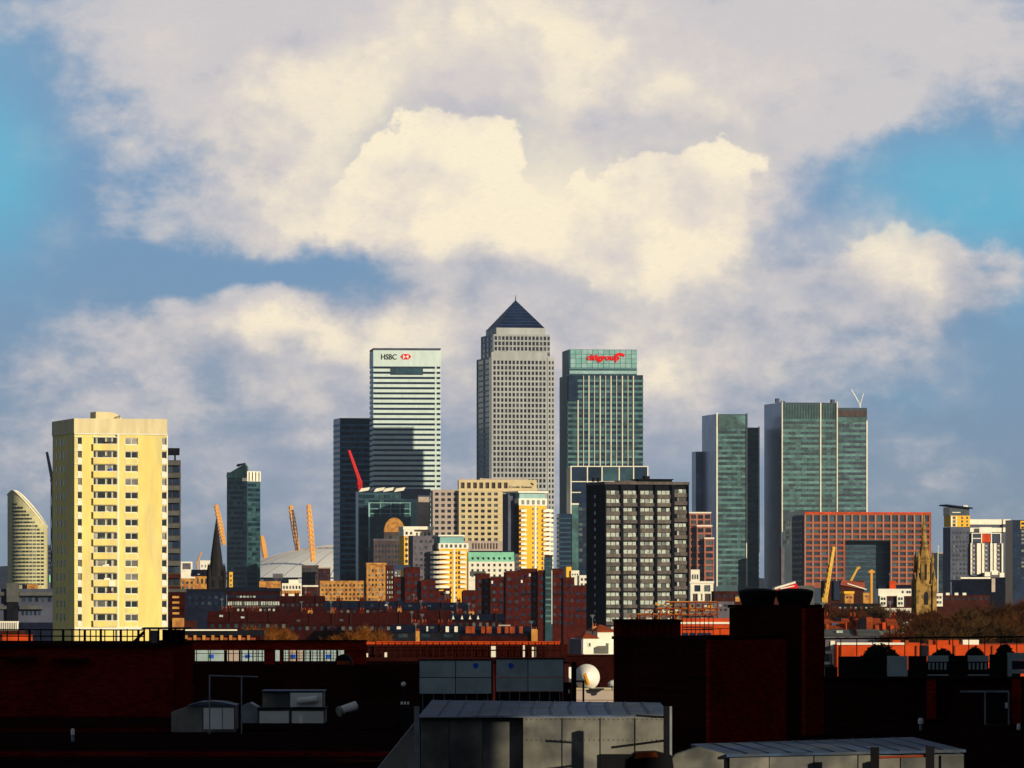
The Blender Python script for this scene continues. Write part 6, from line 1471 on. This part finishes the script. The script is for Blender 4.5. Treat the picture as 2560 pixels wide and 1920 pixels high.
# centre right: scaffold, orange brick building
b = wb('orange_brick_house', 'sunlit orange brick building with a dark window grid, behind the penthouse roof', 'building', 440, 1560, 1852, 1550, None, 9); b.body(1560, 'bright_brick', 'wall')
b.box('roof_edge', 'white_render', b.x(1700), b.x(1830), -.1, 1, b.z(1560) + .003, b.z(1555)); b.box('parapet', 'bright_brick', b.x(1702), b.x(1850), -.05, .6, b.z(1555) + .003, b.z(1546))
g_ = MB()
b.panes('front', b.xs(1704, 1780, 4, .8), [(b.z(1599), b.z(1582)), ], 'dark_glass', 'window', .05)
f_ = thing('black_fence', 'black railing panel standing before the orange brick wall', 'fence', (X(1750, 300), 300, Z(1600, 300)))
for k in range(8): px = 1706 + 11 * k; MB().box((px - 1750) * 300 / F - .02, (px - 1750) * 300 / F + .02, 0, .04, 0, Z(1541, 300) - Z(1600, 300)).obj('bar', 'black_metal', f_)
for py in (1542, 1568, 1574): MB().box(-44 * 300 / F, 34 * 300 / F, -.05, -.005, Z(py + 1.4, 300) - Z(1600, 300), Z(py - 1.4, 300) - Z(1600, 300)).obj('rail', 'black_metal', f_)
n_ = N('scaffold', 'orange-lit pole scaffold in front of the foot of the dark slab block', 'scaffold', 460, 1680, Z(1560, 460))
for k in range(13): px = 1578 + 18 * k; yt = 1536 - max(0, min(30, (px - 1610) * .32)); n_.bars('standard', 'rust', (((px, 1562), (px, yt)),), .06)
for py, a in ((1552, 1578), (1537, 1590), (1522, 1640), (1506, 1662)): n_.bars('ledger', 'rust', (((a, py), (1794, py)),), .055); n_.box('board', 'orange_brick', a + 4, 1792, py - 3, py - 1, .1, .9)
for k in range(5): n_.bars('brace', 'rust', (((1600 + 40 * k, 1552), (1634 + 40 * k, 1522)),), .04)
rs = random.Random(4)
for k in range(34):
    a = rs.uniform(1600, 1785); ya = rs.choice((1508, 1523, 1538, 1546)) + rs.uniform(-3, 5)
    if ya < 1560 - (a - 1570) * .5 + 22 or a > 1660: n_.box('sheet', rs.choice(('white_render', 'orange_brick', 'orange_brick', 'yellow_render', 'rust')), a, a + rs.uniform(4, 10), ya, ya + rs.uniform(3, 8), .3 + .01 * k, .304 + .01 * k)
for a, ya in ((1690, 1528), (1722, 1512), (1755, 1540), (1640, 1541)): n_.box('sheet', 'white_render' if a % 2 else 'orange_brick', a, a + 11, ya, ya + 9, .3, .34)
n_ = N('penthouse_rail', 'thin dull gold handrail on the brick penthouse roof', 'railing', 176, 1850, Z(1600, 176)); 
for py in (1572, 1588): n_.bars('rail', 'rust', (((1755, py), (1938, py - 1)),), .012)
for px in (1760, 1800, 1850, 1895, 1936): n_.bars('post', 'rust', (((px, 1601), (px, 1571)),), .014)

# right: sunlit orange wall, railing, dark humps, parapet panels
b = wb('orange_wall_building', 'long sunlit bright orange brick wall with a white edge, right of the chimney shaft', 'building', 420, 2092, 2620, 1606, None, 9)
b.body(1612, 'bright_brick', 'wall'); b.box('white_edge', 'white_render', b.x(2092), b.x(2262), -.15, 1, b.z(1612) + .003, b.z(1606.5))
for a, c, yt in ((2232, 2252, 1601), (2262, 2272, 1601), (2272, 2300, 1607), (2322, 2332, 1600), (2340, 2372, 1601), (2376, 2398, 1600)): b.box('raised_block', 'orange_tile' if a % 4 else 'bright_brick', b.x(a), b.x(c), .2, 2.5, b.z(1612) + .004, b.z(yt))
for k in range(5): b.front('pilaster', 'orange_tile', 2100 + 95 * k, 2104 + 95 * k, 1614, 1680, .12)
b.box('white_tank', 'white_render', b.x(2410), b.x(2450), 1, 2, b.z(1612) + .004, b.z(1600)); b.front('dark_opening', 'concrete_black', 2300, 2322, 1613, 1640, .05)
b = wb('white_back_house', 'sunlit white back wall with windows squeezed against the brick chimney shaft', 'house', 424, 2050, 2091, 1600, None, 6)
b.box('wall', 'white_render', 0, b.w, 0, 6, 0, b.z(1626)); b.box('grey_roof', 'mauve_grey', -.1, b.x(2074), -.1, 6, b.z(1626) + .003, b.z(1603)); b.box('white_pillar', 'white_render', b.x(2076), b.x(2087), -.2, 1, b.z(1626) + .004, b.z(1602))
for a, c, ya, yb in ((2060, 2074, 1634, 1654), (2061, 2085, 1661, 1671), (2076, 2079, 1634, 1690), (2062, 2074, 1676, 1680)): b.front('window', 'office_glass', a, c, ya, yb, .06)
n_ = N('long_rail', 'long black handrail crossing before the orange wall at the right', 'railing', 200, 2310, RZ)
n_.bars('rail', 'black_metal', (((2058, 1597), (2600, 1591)),), .03)
for k in range(14): px = 2062 + 40 * k; n_.bars('post', 'black_metal', (((px, 1640), (px, 1596 - k * .4)),), .018)
def hump(px0, px1, yt, D, lb):
    n = N('dark_bush', lb, 'bush', D, (px0 + px1) / 2, RZ); w = (px1 - px0) / 2 * n.k; h = n.z(yt)
    r = random.Random(px0); cr = MB()
    for i in range(3200):
        t = r.uniform(0, 2*pi); q_ = r.random() ** .5; ph = r.random()
        x_, y_ = w * cos(t) * q_, .8 * sin(t) * q_; zz = h * (1 - .45 * q_ ** 2.2) * (.45 + .55 * ph ** .4) + r.gauss(0, .02)
        d = Vector((r.gauss(0, 1), r.gauss(0, 1), r.gauss(0, 1))).normalized() * .10; u = d.orthogonal() * .8; b0 = len(cr.v)
        cr.v += [(x_ - u.x, y_ - u.y, zz - u.z), (x_ + u.x, y_ + u.y, zz + u.z), (x_ + d.x, y_ + d.y, zz + d.z)]; cr.f.append((b0, b0+1, b0+2))
    cr.obj('foliage', 'evergreen', n.root)
    MB().lathe([(w * .92, .1), (w * .9, h * .35), (w * .6, h * .75), (w * .15, h * .9)], k=14).obj('inner_mass', 'evergreen', n.root).scale = (1, .8 / w if w > .8 else 1, 1)
    st_ = MB()
    for k in range(5): st_.bar((r.uniform(-w, w) * .3, r.uniform(-.3, .3), 0), (r.uniform(-w, w) * .8, r.uniform(-.4, .4), h * .8), .04, .015)
    st_.obj('stem', 'bark', n.root); MB().box(-w * .9, w * .9, -.5, .5, 0, .45).obj('planter', 'black_metal', n.root)
hump(2128, 2272, 1612, 193, 'widest black rooftop bush, left end of the row before the orange wall')
hump(2300, 2412, 1624, 194, 'black rooftop bush in the middle of the row before the orange wall'); hump(2400, 2475, 1620, 194.6, 'small black rooftop bush third along the row before the orange wall'); hump(2476, 2548, 1612, 193.6, 'rounded black rooftop bush, right end of the row near the picture edge')
b = N('parapet_screen', 'alternating dark and pale grey parapet panels along the right roof edge', 'parapet', 187, 2330)
for a, c, m_, yt in ((2062, 2094, 'black_metal', 1668), (2096, 2216, 'black_metal', 1641), (2218, 2269, 'louvre', 1640), (2271, 2317, 'black_metal', 1640), (2373, 2418, 'black_metal', 1639), (2474, 2518, 'black_metal', 1636)): b.box('dark_panel' if m_ == 'black_metal' else 'pale_panel', m_, a, c, yt, None, 0, .12)
for a, c in ((2319, 2371), (2420, 2472)):
    b.box('pale_panel', 'louvre', a, c, 1639, 1654, 0, .12); b.box('back', 'black_metal', a, c, 1655, None, .3, .34)
    for k in range(5): b.box('baluster', 'louvre', a + 2 + 10 * k, a + 7 + 10 * k, 1657, 1674, 0, .1)
    b.box('sill', 'louvre', a, c, 1686, 1689, -.05, .12)
b.box('pale_frame', 'louvre', 2519, 2530, 1632, None, 0, .14); b.box('pale_frame', 'louvre', 2530.3, 2570, 1632, 1652, 0, .14); b.box('pale_frame', 'louvre', 2530.3, 2570, 1674, 1684, 0, .14); b.box('window', 'dark_glass', 2531, 2570, 1652.3, 1673.7, .05, .1)
for py in (1656, 1680): b.bars('rail', 'coping', (((2300, py), (2520, py - 2)),), .012, -.15)


# ---------------------------------------------------------------- thin air between here and the far towers
hz = MB().box(-16500, 16500, -3500, 30500, -3, 262).obj('haze', 'ground_dark')
kind(hz, 'stuff')
hm = bpy.data.materials.new('haze'); hm.use_nodes = True
hn = hm.node_tree.nodes; hn.clear()
pv = hn.new('ShaderNodeVolumePrincipled'); pv.inputs['Color'].default_value = (.70, .82, 1, 1); pv.inputs['Density'].default_value = 1.2e-5; pv.inputs['Anisotropy'].default_value = .2
ho = hn.new('ShaderNodeOutputMaterial'); hm.node_tree.links.new(pv.outputs[0], ho.inputs['Volume'])
hz.data.materials.clear(); hz.data.materials.append(hm)
